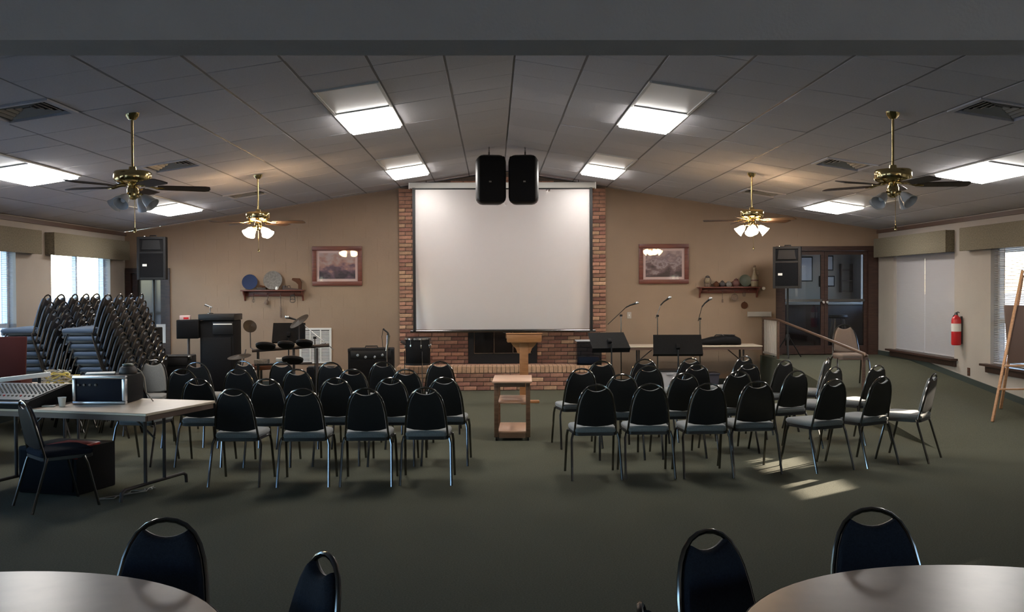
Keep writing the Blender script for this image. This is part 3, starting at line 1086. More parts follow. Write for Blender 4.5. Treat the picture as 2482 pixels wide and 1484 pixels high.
for blk, ri, lst in rows:
    ordered = lst if blk == 'ramp' else lst[::-1]
    for i, (tx, ty, a) in enumerate(ordered):
        lab = 'black-backed banquet chair, %s from aisle, %s, %s block' % (ORD[i], RN[ri], 'ramp-side' if blk == 'ramp' else 'mixer-side')
        g_ = 'banquet chairs in rows on the %s side of the aisle' % ('ramp' if blk == 'ramp' else 'mixing table')
        if not first_used[0]:
            CH.location = by_top(tx, ty, RD(a))
            CH.rotation_euler = (0, 0, RD(a))
            CH['label'] = lab
            CH['group'] = g_
            first_used[0] = True
        else:
            put_chair(CH, CHT, by_top(tx, ty, RD(a)), RD(a), lab, g_)
# chairs round the two near tables
NV = make_chair(M_navy, M_vinyl, M_steel)
NVT = tree_of(NV)
NV.location = by_top(-1.25, 3.92, RD(176))
NV.rotation_euler = (0, 0, RD(176))
NV['label'] = 'dark navy chair behind the round table nearer the mixer'
G_ = 'chairs at the round tables'
NV['group'] = G_
put_chair(NV, NVT, by_top(-3.72, 8.13, RD(-48)), RD(-48), 'dark banquet chair pulled up to the mixing table', None).pop('group', None)
put_chair(NV, NVT, by_top(-0.55, 3.38, RD(122)), RD(122), 'navy chair turned edge-on beside the round table nearer the mixer', G_)
put_chair(NV, NVT, by_top(0.76, 3.66, RD(212)), RD(212), 'dark chair at an angle beside the round table nearer the ramp', G_)
put_chair(NV, NVT, by_top(1.49, 4.00, RD(181)), RD(181), 'dark chair squarely behind the round table nearer the ramp', G_)
put_chair(NV, NVT, by_top(0.40, 2.80, RD(262)), RD(262), 'chair showing only the tip of its frame at the lower edge', G_)
# beige chair on the ramp behind the handrail
BG = make_chair(M_beige, M_edge, M_steel)
yy = 14.6
BG.location = (5.03, yy - 0.268, zramp(yy - 0.4) + 0.012)
BG.rotation_euler = (0, 0, RD(178))
BG['label'] = 'beige banquet chair standing on the ramp behind the handrail'

# stacks by the window wall: every chair in a stack is a chair
BU = make_chair(M_blue, M_vinyl, M_steel)
BUT = tree_of(BU)
bu_used = False
stacks = []
for i, (px_, ty) in enumerate(((-5.28, 12.25), (-5.32, 12.72), (-5.36, 13.24), (-5.40, 13.70), (-5.44, 14.16))):
    stacks.append((px_, ty, 90 + (3, -2, 2, 0, -3)[i], '%s stack of the row under the window' % ORD[i]))
for i, (px_, ty) in enumerate(((-4.55, 12.2), (-4.58, 12.67), (-4.61, 13.14), (-4.64, 13.61))):
    stacks.append((px_, ty, 90 + (-2, 2, 0, 3)[i], '%s stack of the row by the side door' % ORD[i]))
for si, (tx, ty, a, nm) in enumerate(stacks):
    rz = RD(a)
    bx0, by0, _ = by_top(tx, ty, rz)
    for k in range(10):
        sh = (k - 9) * 0.034
        loc = (bx0 - sin(rz) * sh, by0 + cos(rz) * sh, k * 0.09)
        lab = 'stacked blue chair, %s from floor in %s' % (ORD[k], nm)
        if not bu_used:
            BU.location = loc
            BU.rotation_euler = (0, 0, rz)
            BU['label'] = lab
            BU['group'] = 'stacked banquet chairs by the window wall'
            bu_used = True
        else:
            put_chair(BU, BUT, loc, rz, lab, 'stacked banquet chairs by the window wall')

# ------------------------------------------------------------------ tables
def round_table(x, y, label):
    t = thing('round_table', label, 'table', (x, y, 0), 0, 'round banquet tables')
    R_ = 0.915
    MB().lathe([(0, 0.716), (R_ - 0.01, 0.716), (R_, 0.722), (R_ + 0.001, 0.735), (R_ - 0.004, 0.740), (R_ - 0.03, 0.7405), (0, 0.7405)], 72).build('tabletop', M_lam, t)
    MB().lathe([(R_ + 0.001, 0.712), (R_ + 0.006, 0.716), (R_ + 0.006, 0.734), (R_ + 0.0015, 0.738), (R_ + 0.0012, 0.712)], 72, cap=False).build('edge_band', M_edge, t)
    for s_ in (-1, 1):
        l = MB()
        for q in (-1, 1):
            l.tube([(s_ * 0.45, q * 0.28, 0.715), (s_ * 0.52, q * 0.30, 0.012)], 0.013, 8)
        l.tube([(s_ * 0.50, -0.295, 0.2), (s_ * 0.50, 0.295, 0.2)], 0.010, 8)
        l.tube([(s_ * 0.46, -0.28, 0.70), (s_ * 0.46, 0.28, 0.70)], 0.010, 8)
        l.build('leg_frame', M_steel, t)
round_table(-1.67, 2.76, 'round brown laminate table at the lower corner nearer the mixer')
round_table(1.60, 2.73, 'round brown laminate table at the lower corner nearer the ramp')

def folding_table(name, label, x, y, rz, L, Wd, h=0.74, group=None):
    t = thing(name, label, 'table', (x, y, 0), rz, group)
    MB().box((0, 0, h - 0.011), (L, Wd, 0.022), 0.004, seg=1).build('tabletop', M_lam2, t)
    ap = MB()
    for s_ in (-1, 1):
        ap.box((0, s_ * (Wd / 2 - 0.02), h - 0.044), (L - 0.03, 0.02, 0.044))
        ap.box((s_ * (L / 2 - 0.02), 0, h - 0.044), (0.02, Wd - 0.07, 0.044))
    ap.build('apron', M_edge, t)
    for s_ in (-1, 1):
        l = MB()
        lx = s_ * (L / 2 - 0.28)
        for q in (-1, 1):
            l.tube([(lx, q * 0.13, h - 0.03), (lx, q * 0.13, 0.09)], 0.015, 8)
        l.tube([(lx, -Wd / 2 + 0.04, 0.0), (lx, -Wd / 2 + 0.05, 0.07), (lx, -Wd / 2 + 0.09, 0.09), (lx, Wd / 2 - 0.09, 0.09), (lx, Wd / 2 - 0.05, 0.07), (lx, Wd / 2 - 0.04, 0.0)], 0.015, 8)
        l.tube([(lx, -Wd / 2 + 0.08, h - 0.03), (lx, Wd / 2 - 0.08, h - 0.03)], 0.012, 8)
        l.build('leg_frame', M_iron, t)
        MB().tube([(lx, 0, h - 0.28), (lx - s_ * 0.30, 0, h - 0.03)], 0.009, 6).build('brace', M_iron, t)
    return t
TA = RD(-18)
folding_table('folding_table', 'beige folding table holding the mixer and the rack case', -3.546, 9.024, TA, 1.90, 0.98)
folding_table('folding_table', 'folding table behind the mixer heaped with cables and a red case', -5.0, 10.75, RD(-8), 1.83, 0.76)
folding_table('folding_table', 'long beige folding table along the back wall with a guitar case', 3.36, 17.42, 0, 2.34, 0.62)

# ------------------------------------------------------------------ mixing desk corner
def spin(v, a):
    return (v[0] * cos(a) - v[1] * sin(a), v[0] * sin(a) + v[1] * cos(a))
mx = thing('audio_mixer', 'wide sloping black audio mixer on the beige folding table', 'mixer', (-4.17, 9.0, 0.7405), RD(-12))
b = MB()
b.prism([(-0.32, 0.0), (0.32, 0.0), (0.32, 0.15), (0.26, 0.16), (-0.30, 0.065), (-0.32, 0.05)], 0.70, Matrix(((0, 0, 1, -0.35), (1, 0, 0, 0), (0, 1, 0, 0), (0, 0, 0, 1))))
b.build('body', M_blackm, mx)
sa = math.atan2(0.095, 0.56)
pm = T(0, -0.02, 0.1145) @ RX(sa)
q = MB()
q.M = pm
q.box((0, 0, 0.002), (0.66, 0.53, 0.006), 0.002, seg=1)
q.build('panel', M_mixer, mx)
for i in range(16):
    x = -0.30 + i * 0.04
    f = MB()
    f.M = pm
    f.box((x, -0.16, 0.010), (0.012, 0.024, 0.010), 0.003, seg=1)
    f.build('fader', M_greypl if i % 4 else M_red, mx)
kn = MB()
kn.M = pm
for i in range(16):
    for j in range(7):
        kn.lathe([(0.008, 0.004), (0.008, 0.014), (0.006, 0.017), (0, 0.017)], 8, T(-0.30 + i * 0.04, -0.07 + j * 0.043, 0))
kn.build('knobs', M_greypl, mx, kind='stuff')
MB().tube([(-0.34, -0.325, 0.05), (0.34, -0.325, 0.05)], 0.012, 8).build('front_rail', M_alu, mx)

rk = thing('rack_case', 'black rack case with silver edges and dark blue front', 'case', (-3.43, 8.98, 0.7405), RD(-2))
MB().box((0, 0.20, 0.125), (0.46, 0.40, 0.24), 0.012).build('body', M_blackm, rk)
MB().box((0, -0.01, 0.125), (0.41, 0.03, 0.19), 0.004).build('front_panel', M_navyp, rk)
for (c, d) in (((0, -0.012, 0.235), (0.47, 0.05, 0.028)), ((0, -0.012, 0.014), (0.47, 0.05, 0.028)), ((0.218, -0.012, 0.125), (0.034, 0.05, 0.195)), ((-0.218, -0.012, 0.125), (0.030, 0.05, 0.195))):
    MB().box(c, d, 0.008).build('edge_trim', M_alu, rk)
for i in range(4):
    MB().lathe([(0.010, 0), (0.010, 0.012), (0.0, 0.013)], 10, T(-0.18 + i * 0.05, -0.025, 0.17) @ RX(pi / 2)).build('knob', M_greypl, rk)
pp = MB()
pp.box((0, 0, 0.006), (0.24, 0.17, 0.012), 0.002, rz=0.3)
tag(pp.build('paper_stack', M_paper), 'loose white papers lying on the rack case', 'paper').location = (-3.50, 9.17, 0.988)
th = thing('tape_dispenser', 'small dark green round-topped device on the rack case', 'device', (-3.28, 9.24, 0.987))
MB().lathe([(0.0, 0), (0.075, 0), (0.08, 0.012), (0.07, 0.05), (0.045, 0.07), (0, 0.075)], 20).build('body', M_iron, th)
MB().lathe([(0.05, 0.0725), (0.045, 0.085), (0.0, 0.09)], 16).build('lid', M_greenpl, th)
cable = MB()
cable.tube([(-3.30, 9.32, 0.995), (-3.22, 9.31, 1.02), (-3.17, 9.26, 1.0), (-3.13, 9.22, 0.95), (-3.10, 9.18, 0.82), (-3.02, 9.12, 0.748)], 0.006, 6)
tag(cable.build('cable', M_grcable), 'grey cable draped over the rack case towards the table edge', 'cable')
cp = thing('cup', 'small white paper cup standing between mixer and rack case', 'cup', (-3.70, 8.83, 0.7405))
MB().lathe([(0.024, 0), (0.034, 0.075), (0.036, 0.078), (0.033, 0.078), (0.023, 0.004), (0, 0.004)], 16).build('cup_body', M_white, cp)
tag(MB().box((0, 0, 0.006), (0.10, 0.06, 0.012), 0.003).build('napkin', M_paper), 'white folded napkin beside the cup on the table', 'napkin').location = (-3.80, 8.80, 0.7405)

sb = thing('subwoofer', 'black floor subwoofer under the mixing table with red cloth', 'speaker', (-3.72, 8.98, 0), RD(-18))
MB().box((0, 0, 0.20), (0.60, 0.50, 0.40), 0.015).build('cabinet', M_blackm, sb)
MB().box((0, -0.255, 0.20), (0.54, 0.02, 0.34), 0.006).build('grille', M_grille, sb)
rc = thing('red_cloth', 'crumpled red cloth lying over the subwoofer edge', 'cloth', (-3.60, 8.84, 0.402), RD(-18))
b = MB()
b.box((0, -0.02, 0.012), (0.34, 0.28, 0.024), 0.010)
b.box((0, -0.172, -0.035), (0.34, 0.02, 0.10), 0.008)
b.build('fold', M_red, rc)

rc2 = thing('equipment_case', 'dark red case standing open on the cable table', 'case', (-5.08, 10.58, 0.7405), RD(6))
MB().box((0.05, 0.02, 0.04), (0.44, 0.34, 0.08), 0.008).build('base', M_dred, rc2)
b = MB()
b.box((0, 0.17, 0.30), (0.44, 0.04, 0.42), 0.008, M=RX(-0.12))
b.build('lid', M_dred, rc2)
MB().box((-0.165, 0.135, 0.33), (0.10, 0.012, 0.26), 0.002, M=RX(-0.12)).build('red_lining', M_dred2, rc2)
ky = thing('keyboard_lid', 'pale long lid propped on the cable table', 'lid', (-4.80, 10.40, 0.745), RD(16))
MB().box((0, 0, 0.105), (0.62, 0.035, 0.045), 0.006, M=RY(-0.10)).build('board', M_paper, ky)
MB().box((-0.2, 0.01, 0.04), (0.03, 0.03, 0.08)).build('foot', M_black, ky)
MB().box((0.2, 0.01, 0.05), (0.03, 0.03, 0.10)).build('foot', M_black, ky)
for i in range(9):
    q = MB()
    cx, cy = -4.50 + random.uniform(-0.14, 0.16), 10.62 + random.uniform(-0.12, 0.12)
    r0 = random.uniform(0.08, 0.14)
    pts = []
    for k in range(26):
        a = k * 0.62
        pts.append((cx + r0 * cos(a) * (1 + 0.2 * sin(a * 0.37 + i)), cy + r0 * 0.8 * sin(a), 0.752 + 0.012 * i + 0.03 * (1 + sin(a * 1.7 + i))))
    q.tube(pts, 0.006, 6)
    o = q.build('cable_coil', M_yellow if i % 3 == 0 else M_grcable)
    tag(o, '%s cable coil, %s from the bottom of the heap behind the mixer' % ('yellow' if i % 3 == 0 else 'grey', ORD[i]), 'cable', 'tangled cables behind the mixer')
for i in range(3):
    q = MB()
    pts = [(-2.95 - 0.25 * k / 6 - 0.05 * sin(k * 1.9 + i), 8.95 - 0.07 * k + 0.03 * i + 0.05 * sin(k + i * 2), 0.006) for k in range(8)]
    q.tube(pts, 0.005, 6)
    tag(q.build('floor_cable', M_grcable), 'pale floor cable under the mixing table, %s from the viewer' % ORD[i], 'cable', 'cables under the mixing table')

# ------------------------------------------------------------------ loudspeakers on poles
def pa(x, y, z0, zb, rz, label, slabel):
    st = thing('speaker_stand', slabel, 'speaker stand', (x, y, z0))
    MB().tube([(0, 0, 0.05), (0, 0, zb - z0 + 0.06)], 0.018, 10).build('pole', M_black, st)
    MB().lathe([(0.03, 0.30), (0.035, 0.32), (0.035, 0.38), (0.03, 0.40)], 12).build('collar', M_black, st)
    for i in range(3):
        a = 0.3 + i * 2 * pi / 3
        MB().tube([(0.025 * cos(a), 0.025 * sin(a), 0.36), (0.26 * cos(a), 0.26 * sin(a), 0.015)], 0.011, 8).build('leg', M_black, st)
    t = thing('loudspeaker', label, 'speaker', (x, y, zb), rz, 'loudspeakers on poles')
    b = MB()
    b.prism([(-0.225, -0.17), (0.225, -0.17), (0.225, 0.02), (0.13, 0.20), (-0.13, 0.20), (-0.225, 0.02)], 0.70)
    b.build('cabinet', M_blackm, t)
    fr = MB()
    for (c, d) in (((-0.205, -0.176, 0.35), (0.04, 0.016, 0.70)), ((0.205, -0.176, 0.35), (0.04, 0.016, 0.70)), ((0, -0.176, 0.02), (0.37, 0.016, 0.04)), ((0, -0.176, 0.68), (0.37, 0.016, 0.04)), ((0, -0.176, 0.44), (0.37, 0.014, 0.03))):
        fr.box(c, d, 0.003, seg=1)
    fr.build('front_frame', M_black, t)
    MB().box((0, -0.172, 0.235), (0.37, 0.012, 0.38)).build('grille', M_grille, t)
    h = MB()
    h.prism([(-0.15, 0.49), (0.15, 0.49), (0.13, 0.64), (-0.13, 0.64)], 0.02, T(0, -0.168, 0) @ RX(pi / 2) )
    h.build('horn', M_black, t)
    MB().box((-0.105, -0.181, 0.235), (0.07, 0.006, 0.038), 0.002, seg=1).build('badge', M_label, t)
    MB().tube([(-0.05, 0.0, 0.70), (-0.05, 0.0, 0.725), (0.05, 0.0, 0.725), (0.05, 0.0, 0.70)], 0.010, 8).build('carry_handle', M_black, t)
    MB().lathe([(0.02, 0.70), (0.02, 0.715), (0, 0.718)], 10, T(-0.12, -0.1, 0)).build('top_bolt', M_chrome, t)
pa(-5.60, 17.0, 0, 1.89, RD(8), 'black loudspeaker on a pole before the dark side door', 'black tripod stand under the loudspeaker by the dark side door')
pa(4.98, 17.2, 0.52, 1.70, RD(-22), 'black loudspeaker on a pole before the glass doors', 'black tripod stand on the landing before the glass doors')

# ------------------------------------------------------------------ on the back wall
def picture(x0, x1, z0, z1, label, m, pmm):
    t = thing('framed_picture', label, 'picture', ((x0 + x1) / 2, YB - 0.005, (z0 + z1) / 2), 0, 'framed pictures')
    w_, h = x1 - x0, z1 - z0
    fw = 0.075
    for (c, d) in (((0, -0.018, h / 2 - fw / 2), (w_, 0.036, fw)), ((0, -0.018, -h / 2 + fw / 2), (w_, 0.036, fw)), ((-w_ / 2 + fw / 2, -0.018, 0), (fw, 0.036, h - 2 * fw)), ((w_ / 2 - fw / 2, -0.018, 0), (fw, 0.036, h - 2 * fw))):
        MB().box(c, d, 0.006).build('frame_rail', M_mahog, t)
    MB().box((0, -0.006, 0), (w_ - 2 * fw, 0.008, h - 2 * fw)).build('mat_board', M_mat, t)
    MB().box((0, -0.0115, 0), (w_ - 2 * fw - 0.09, 0.003, h - 2 * fw - 0.09)).build('print', pmm, t)
    MB().box((0, -0.02, 0), (w_ - 2 * fw, 0.003, h - 2 * fw)).build('pane', M_pglass, t)
P1 = painting_mat('print_landscape', 1.3, [(0.25, (0.03, 0.02, 0.03)), (0.42, (0.10, 0.06, 0.08)), (0.5, (0.20, 0.11, 0.12)), (0.58, (0.30, 0.16, 0.13)), (0.72, (0.34, 0.26, 0.24))])
P2 = painting_mat('print_village', 5.7, [(0.25, (0.05, 0.03, 0.03)), (0.42, (0.16, 0.10, 0.10)), (0.5, (0.30, 0.24, 0.24)), (0.58, (0.18, 0.12, 0.13)), (0.72, (0.33, 0.24, 0.22))])
picture(-3.16, -2.29, 1.78, 2.47, 'mahogany-framed scenic picture beside the shelf with the blue plate', None, P1)
picture(2.57, 3.45, 1.79, 2.49, 'mahogany-framed village picture above the microphone stands', None, P2)

def shelf(x0, x1, z, label):
    t = thing('wall_shelf', label, 'shelf', ((x0 + x1) / 2, YB - 0.005, z), 0, 'dark wooden peg shelves')
    L = x1 - x0
    MB().box((0, -0.09, 0), (L, 0.17, 0.022), 0.005).build('board', M_mahog, t)
    MB().box((0, -0.012, -0.055), (L - 0.08, 0.022, 0.09), 0.004).build('back_rail', M_mahog, t)
    for s_ in (-1, 1):
        b = MB()
        b.prism([(0, 0.02), (-0.15, 0.02), (-0.16, 0.0), (-0.13, -0.05), (-0.06, -0.09), (-0.03, -0.16), (0, -0.17), ], 0.022, Matrix(((0, 0, 1, s_ * (L / 2 - 0.045) - 0.011), (1, 0, 0, 0), (0, 1, 0, -0.012), (0, 0, 0, 1))))
        b.build('bracket', M_mahog, t)
    for i in range(4):
        u = -L / 2 + 0.2 + i * (L - 0.4) / 3
        MB().tube([(u, -0.02, -0.06), (u, -0.075, -0.052)], 0.008, 8).build('peg', M_mahog, t)
    return t
S1 = 1.70
shelf(-4.38, -3.28, S1, 'dark wooden wall shelf holding the blue plate and grey tray')
S2 = 1.72
shelf(3.60, 4.70, S2, 'dark wooden wall shelf crowded with pots above the long table')

def disc(name, x, z, r, m, label, cat, tilt=0.2):
    t = thing(name, label, cat, (x, YB - 0.05, z), 0)
    MB().lathe([(0, 0.0), (r * 0.6, 0.0), (r * 0.66, 0.006), (r, 0.022), (r, 0.027), (r * 0.64, 0.013), (0, 0.009)], 28, T(0, 0, r) @ RX(pi / 2 + tilt * -1)).build('dish', m, t)
    MB().lathe([(r * 0.55, -0.004), (r * 0.55, 0.003), (r * 0.5, 0.003), (r * 0.5, -0.004)], 20, T(0, 0, r) @ RX(pi / 2 - tilt), cap=False).build('foot_ring', m, t)
z1 = S1 + 0.0115
disc('plate', -4.24, z1, 0.135, M_bluepl, 'round blue plate leaning on the wall shelf', 'plate')
disc('tray', -3.84, z1, 0.165, M_greypl, 'big round grey tray leaning on the wall shelf', 'tray')
t = thing('book', 'dark object lying between blue plate and grey tray', 'book', (-4.04, YB - 0.09, z1), 0.3)
MB().box((0, 0, 0.02), (0.15, 0.10, 0.04), 0.004).build('cover', M_iron, t)
MB().box((0.02, 0, 0.06), (0.10, 0.08, 0.035), 0.004, M=RY(0.25)).build('page_block', M_brownc, t)
t = thing('mug', 'small dark mug on the shelf beside the grey tray', 'mug', (-3.635, YB - 0.09, z1))
MB().lathe([(0.03, 0), (0.034, 0.005), (0.032, 0.075), (0.028, 0.075), (0.028, 0.01), (0, 0.01)], 16).build('body', M_iron, t)
MB().tube([(0.03, 0, 0.06), (0.055, 0, 0.055), (0.055, 0, 0.03), (0.032, 0, 0.02)], 0.005, 6).build('handle', M_iron, t)
t = thing('jug', 'little white jug in front of the grey tray', 'jug', (-3.76, YB - 0.135, z1))
MB().lathe([(0.018, 0), (0.024, 0.015), (0.022, 0.035), (0.014, 0.05), (0.018, 0.058), (0.0, 0.058)], 14).build('body', M_white, t)
MB().tube([(0.02, 0, 0.05), (0.035, 0, 0.04), (0.024, 0, 0.02)], 0.003, 6).build('handle', M_white, t)
t = thing('wooden_plane', 'wooden wedge-shaped tool lying on the shelf near the boot', 'tool', (-3.50, YB - 0.09, z1))
b = MB()
b.prism([(-0.14, 0), (0.14, 0), (0.14, 0.012), (-0.14, 0.045)], 0.07, T(0, 0.035, 0) @ RX(pi / 2))
b.build('body', M_darkwood, t)
MB().tube([(-0.09, 0, 0.035), (-0.08, 0, 0.07), (-0.04, 0, 0.072), (-0.03, 0, 0.03)], 0.007, 6).build('grip', M_darkwood, t)
t = thing('leather_boot', 'brown leather boot-shaped ornament at the shelf end', 'ornament', (-3.37, YB - 0.09, z1))
b = MB()
b.prism([(-0.06, 0.13), (-0.13, 0.17), (-0.12, 0.205), (0.0, 0.20), (0.035, 0.13), (0.03, 0.0), (-0.02, 0.0), (-0.02, 0.09)], 0.06, T(0, 0.03, 0) @ RX(pi / 2))
b.build('body', M_brownc, t)
MB().box((0.005, 0, 0.006), (0.08, 0.07, 0.012), 0.003).build('sole', M_iron, t)
# hanging tools under the first shelf
zh = S1 - 0.062
def hang(name, x, label, cat, fn):
    t = thing(name, label, cat, (x, YB - 0.062, zh))
    MB().tube([(0, 0.006, 0.012), (0, 0, -0.005), (0, 0, -0.025)], 0.0025, 5).build('loop', M_iron, t)
    fn(t)
    return t
def beater(t):
    MB().tube([(0, 0, -0.02), (0, 0, -0.09)], 0.005, 6).build('handle', M_iron, t)
    for a in (0, 1):
        MB().tube([(0.022 * cos(u) * (1 - a), 0.022 * cos(u) * a, -0.115 + 0.03 * sin(u)) for u in [k * pi / 6 for k in range(12)]], 0.0025, 5, closed=True).build('whisk', M_iron, t)
def scoop(t):
    MB().tube([(0, 0, -0.02), (-0.02, 0, -0.10)], 0.009, 8).build('handle', M_rust, t)
    MB().lathe([(0.012, 0), (0.035, -0.03), (0.038, -0.08), (0.034, -0.08), (0.03, -0.03), (0.0, -0.008)], 14, T(-0.022, 0, -0.10) @ RY(0.25)).build('cup', M_rust, t)
def paddle(t):
    MB().tube([(0, 0, -0.02), (0.004, 0, -0.22)], 0.008, 8).build('handle', M_rust, t)
    MB().box((0.006, 0, -0.31), (0.036, 0.012, 0.20), 0.005).build('blade', M_rust, t)
def masher(t):
    for s_ in (-1, 1):
        MB().tube([(s_ * 0.03, 0, -0.02), (s_ * 0.042, 0, -0.11)], 0.006, 6).build('side_wire', M_iron, t)
    MB().box((0, 0, -0.022), (0.075, 0.018, 0.02), 0.005).build('handle', M_iron, t)
    MB().tube([(0.045 * cos(u), 0, -0.12 + 0.03 * sin(u)) for u in [k * pi / 8 for k in range(16)]], 0.005, 6, closed=True).build('ring', M_iron, t)
hang('egg_beater', -4.18, 'small wire egg beater hanging under the blue plate', 'utensil', beater)
hang('tin_scoop', -3.92, 'rusty tin scoop hanging under the shelf beside the long paddle', 'utensil', scoop)
hang('wooden_paddle', -3.71, 'long narrow wooden paddle hanging from the shelf', 'utensil', paddle)
hang('potato_masher', -3.50, 'round dark wire masher hanging near the shelf end', 'utensil', masher)
# second shelf
z2 = S2 + 0.0115
t = thing('oil_lantern', 'brown oil lantern at the end of the crowded shelf', 'lantern', (3.77, YB - 0.09, z2))
MB().lathe([(0.055, 0), (0.06, 0.01), (0.055, 0.05), (0.025, 0.065), (0, 0.066)], 16).build('tank', M_rust, t)
MB().lathe([(0.028, 0.066), (0.042, 0.10), (0.040, 0.13), (0.028, 0.155), (0.0, 0.156)], 16).build('globe', M_stone, t)
MB().lathe([(0.030, 0.157), (0.034, 0.165), (0.02, 0.195), (0.0, 0.20)], 14).build('cap', M_iron, t)
MB().tube([(-0.05, 0, 0.05), (-0.062, 0, 0.11), (-0.03, 0, 0.185)], 0.005, 6).build('side_tube', M_iron, t)
MB().tube([(0.05, 0, 0.05), (0.062, 0, 0.11), (0.03, 0, 0.185)], 0.005, 6).build('side_tube', M_iron, t)
def pot(name, x, r, h, m, label, dy=0.09, lid=True):
    t = thing(name, label, 'pot', (x, YB - dy, z2), 0, 'small pots on the crowded shelf')
    MB().lathe([(r * 0.6, 0), (r * 0.95, h * 0.25), (r, h * 0.5), (r * 0.8, h * 0.8), (r * 0.55, h * 0.9), (r * 0.6, h), (0, h)], 18).build('body', m, t)
    if lid:
        MB().lathe([(r * 0.55, h), (r * 0.4, h * 1.08), (r * 0.12, h * 1.12), (r * 0.14, h * 1.2), (0, h * 1.22)], 14).build('lid', m, t)
    MB().tube([(-r * 0.8, 0, h * 0.75), (-r * 1.2, 0, h * 0.65), (-r * 0.95, 0, h * 0.35)], 0.006, 6).build('handle', m, t)
pot('clay_pot', 3.925, 0.050, 0.085, M_brownc, 'low brown pot beside the oil lantern')
pot('clay_pot', 4.03, 0.052, 0.095, M_iron, 'dark lidded pot, second from the oil lantern')
pot('clay_pot', 4.145, 0.055, 0.085, M_greypl, 'grey pewter pot in the middle of the crowded shelf')
pot('clay_pot', 4.275, 0.066, 0.125, M_pot, 'red-brown clay pot beside the green dish', 0.085)
disc('plate', 4.44, z2, 0.105, M_greenpl, 'green enamel dish leaning on the crowded shelf', 'plate')
t = thing('stoneware_bottle', 'tall tan stoneware bottle at the shelf end near the loudspeaker', 'bottle', (4.60, YB - 0.09, z2))
MB().lathe([(0.055, 0), (0.062, 0.02), (0.064, 0.13), (0.055, 0.19), (0.028, 0.24), (0.022, 0.29), (0.030, 0.30), (0.028, 0.335), (0.0, 0.34)], 20).build('body', M_stone, t)
MB().lathe([(0.065, 0.10), (0.0665, 0.105), (0.0665, 0.115), (0.065, 0.12)], 20, cap=False).build('dark_band', M_pot, t)
MB().tube([(0.05, 0, 0.20), (0.085, 0, 0.235), (0.06, 0, 0.285), (0.025, 0, 0.285)], 0.007, 6).build('handle', M_stone, t)
MB().lathe([(0.016, 0.34), (0.022, 0.35), (0.018, 0.372), (0, 0.376)], 12).build('stopper', M_rust, t)
zh = S2 - 0.062
def spoon(t):
    MB().tube([(0, 0, -0.02), (0, 0, -0.15)], 0.006, 6).build('handle', M_rust, t)
    MB().box((0, 0, -0.175), (0.03, 0.008, 0.06), 0.004).build('bowl', M_rust, t)
def ladle(t):
    MB().tube([(0, 0, -0.02), (0.0, 0, -0.06)], 0.006, 6).build('handle', M_rust, t)
    MB().lathe([(0, 0), (0.055, 0.004), (0.062, 0.02), (0.058, 0.02), (0.05, 0.01), (0, 0.006)], 18, T(0, 0, -0.11) @ RX(pi / 2)).build('dish', M_rust, t)
def tongs(t):
    MB().tube([(-0.02, 0, -0.02), (-0.012, 0, -0.10)], 0.006, 6).build('arm', M_iron, t)
    MB().tube([(0.02, 0, -0.02), (0.012, 0, -0.10)], 0.006, 6).build('arm', M_iron, t)
hang('wooden_spoon', 4.04, 'thin wooden spoon hanging under the crowded shelf', 'utensil', spoon)
hang('skimmer', 4.25, 'round tin skimmer hanging under the crowded shelf', 'utensil', ladle)
hang('small_tongs', 4.42, 'small dark tongs hanging under the crowded shelf', 'utensil', tongs)
t = thing('trivet', 'small round brown trivet on the wall below the crowded shelf', 'trivet', (4.44, YB - 0.006, 1.40))
MB().lathe([(0.058, 0), (0.062, 0.006), (0.058, 0.014), (0, 0.012)], 18, RX(pi / 2)).build('disc', M_brownc, t)
MB().tube([(0, -0.006, 0.055), (0, -0.008, 0.075), (0.01, -0.006, 0.06)], 0.004, 6).build('ring', M_iron, t)

t = thing('thermostat', 'pale switch plate on the wall behind the microphone stands', 'switch', (2.40, YB - 0.005, 1.235))
MB().box((0, -0.004, 0), (0.075, 0.008, 0.115), 0.003).build('plate', M_cream, t)
MB().box((0, -0.011, 0), (0.012, 0.014, 0.026), 0.003).build('toggle', M_white, t)
t = thing('conduit_box', 'long pale conduit box on the wall beside the landing', 'box', (4.70, YB - 0.005, 1.245))
MB().box((0, -0.025, 0), (0.40, 0.05, 0.085), 0.006).build('body', M_cream, t)
for s_ in (-1, 1):
    MB().box((s_ * 0.203, -0.025, 0), (0.012, 0.054, 0.09), 0.003).build('end_cap', M_cream, t)
t = thing('sensor', 'tiny white wall sensor beside the crowded shelf end', 'sensor', (4.78, YB - 0.005, 1.70))
MB().lathe([(0.03, 0), (0.03, 0.012), (0.018, 0.026), (0, 0.028)], 16, RX(pi / 2)).build('body', M_white, t)
MB().box((0, -0.028, 0), (0.008, 0.004, 0.008)).build('lens', M_black, t)

t = thing('return_grille', 'white louvred air return grille low on the tan wall', 'grille', (-3.115, YB - 0.005, 0.73))
w_, h = 0.56, 0.62
MB().box((0, -0.006, 0), (w_ - 0.06, 0.006, h - 0.06)).build('back_plate', M_ventdark, t)
for (c, d) in (((0, -0.012, h / 2 - 0.018), (w_, 0.024, 0.036)), ((0, -0.012, -h / 2 + 0.018), (w_, 0.024, 0.036)), ((-w_ / 2 + 0.018, -0.012, 0), (0.036, 0.024, h - 0.072)), ((w_ / 2 - 0.018, -0.012, 0), (0.036, 0.024, h - 0.072)),
               ((-0.09, -0.012, 0), (0.022, 0.022, h - 0.072)), ((0.09, -0.012, 0), (0.022, 0.022, h - 0.072))):
    MB().box(c, d, 0.003, seg=1).build('frame_rail', M_whitem, t)
lv = MB()
for i in range(26):
    for a in (-0.172, 0.0, 0.172):
        lv.box((a, -0.014, -h / 2 + 0.05 + i * 0.0205), (0.15, 0.018, 0.002), M=RX(0.7))
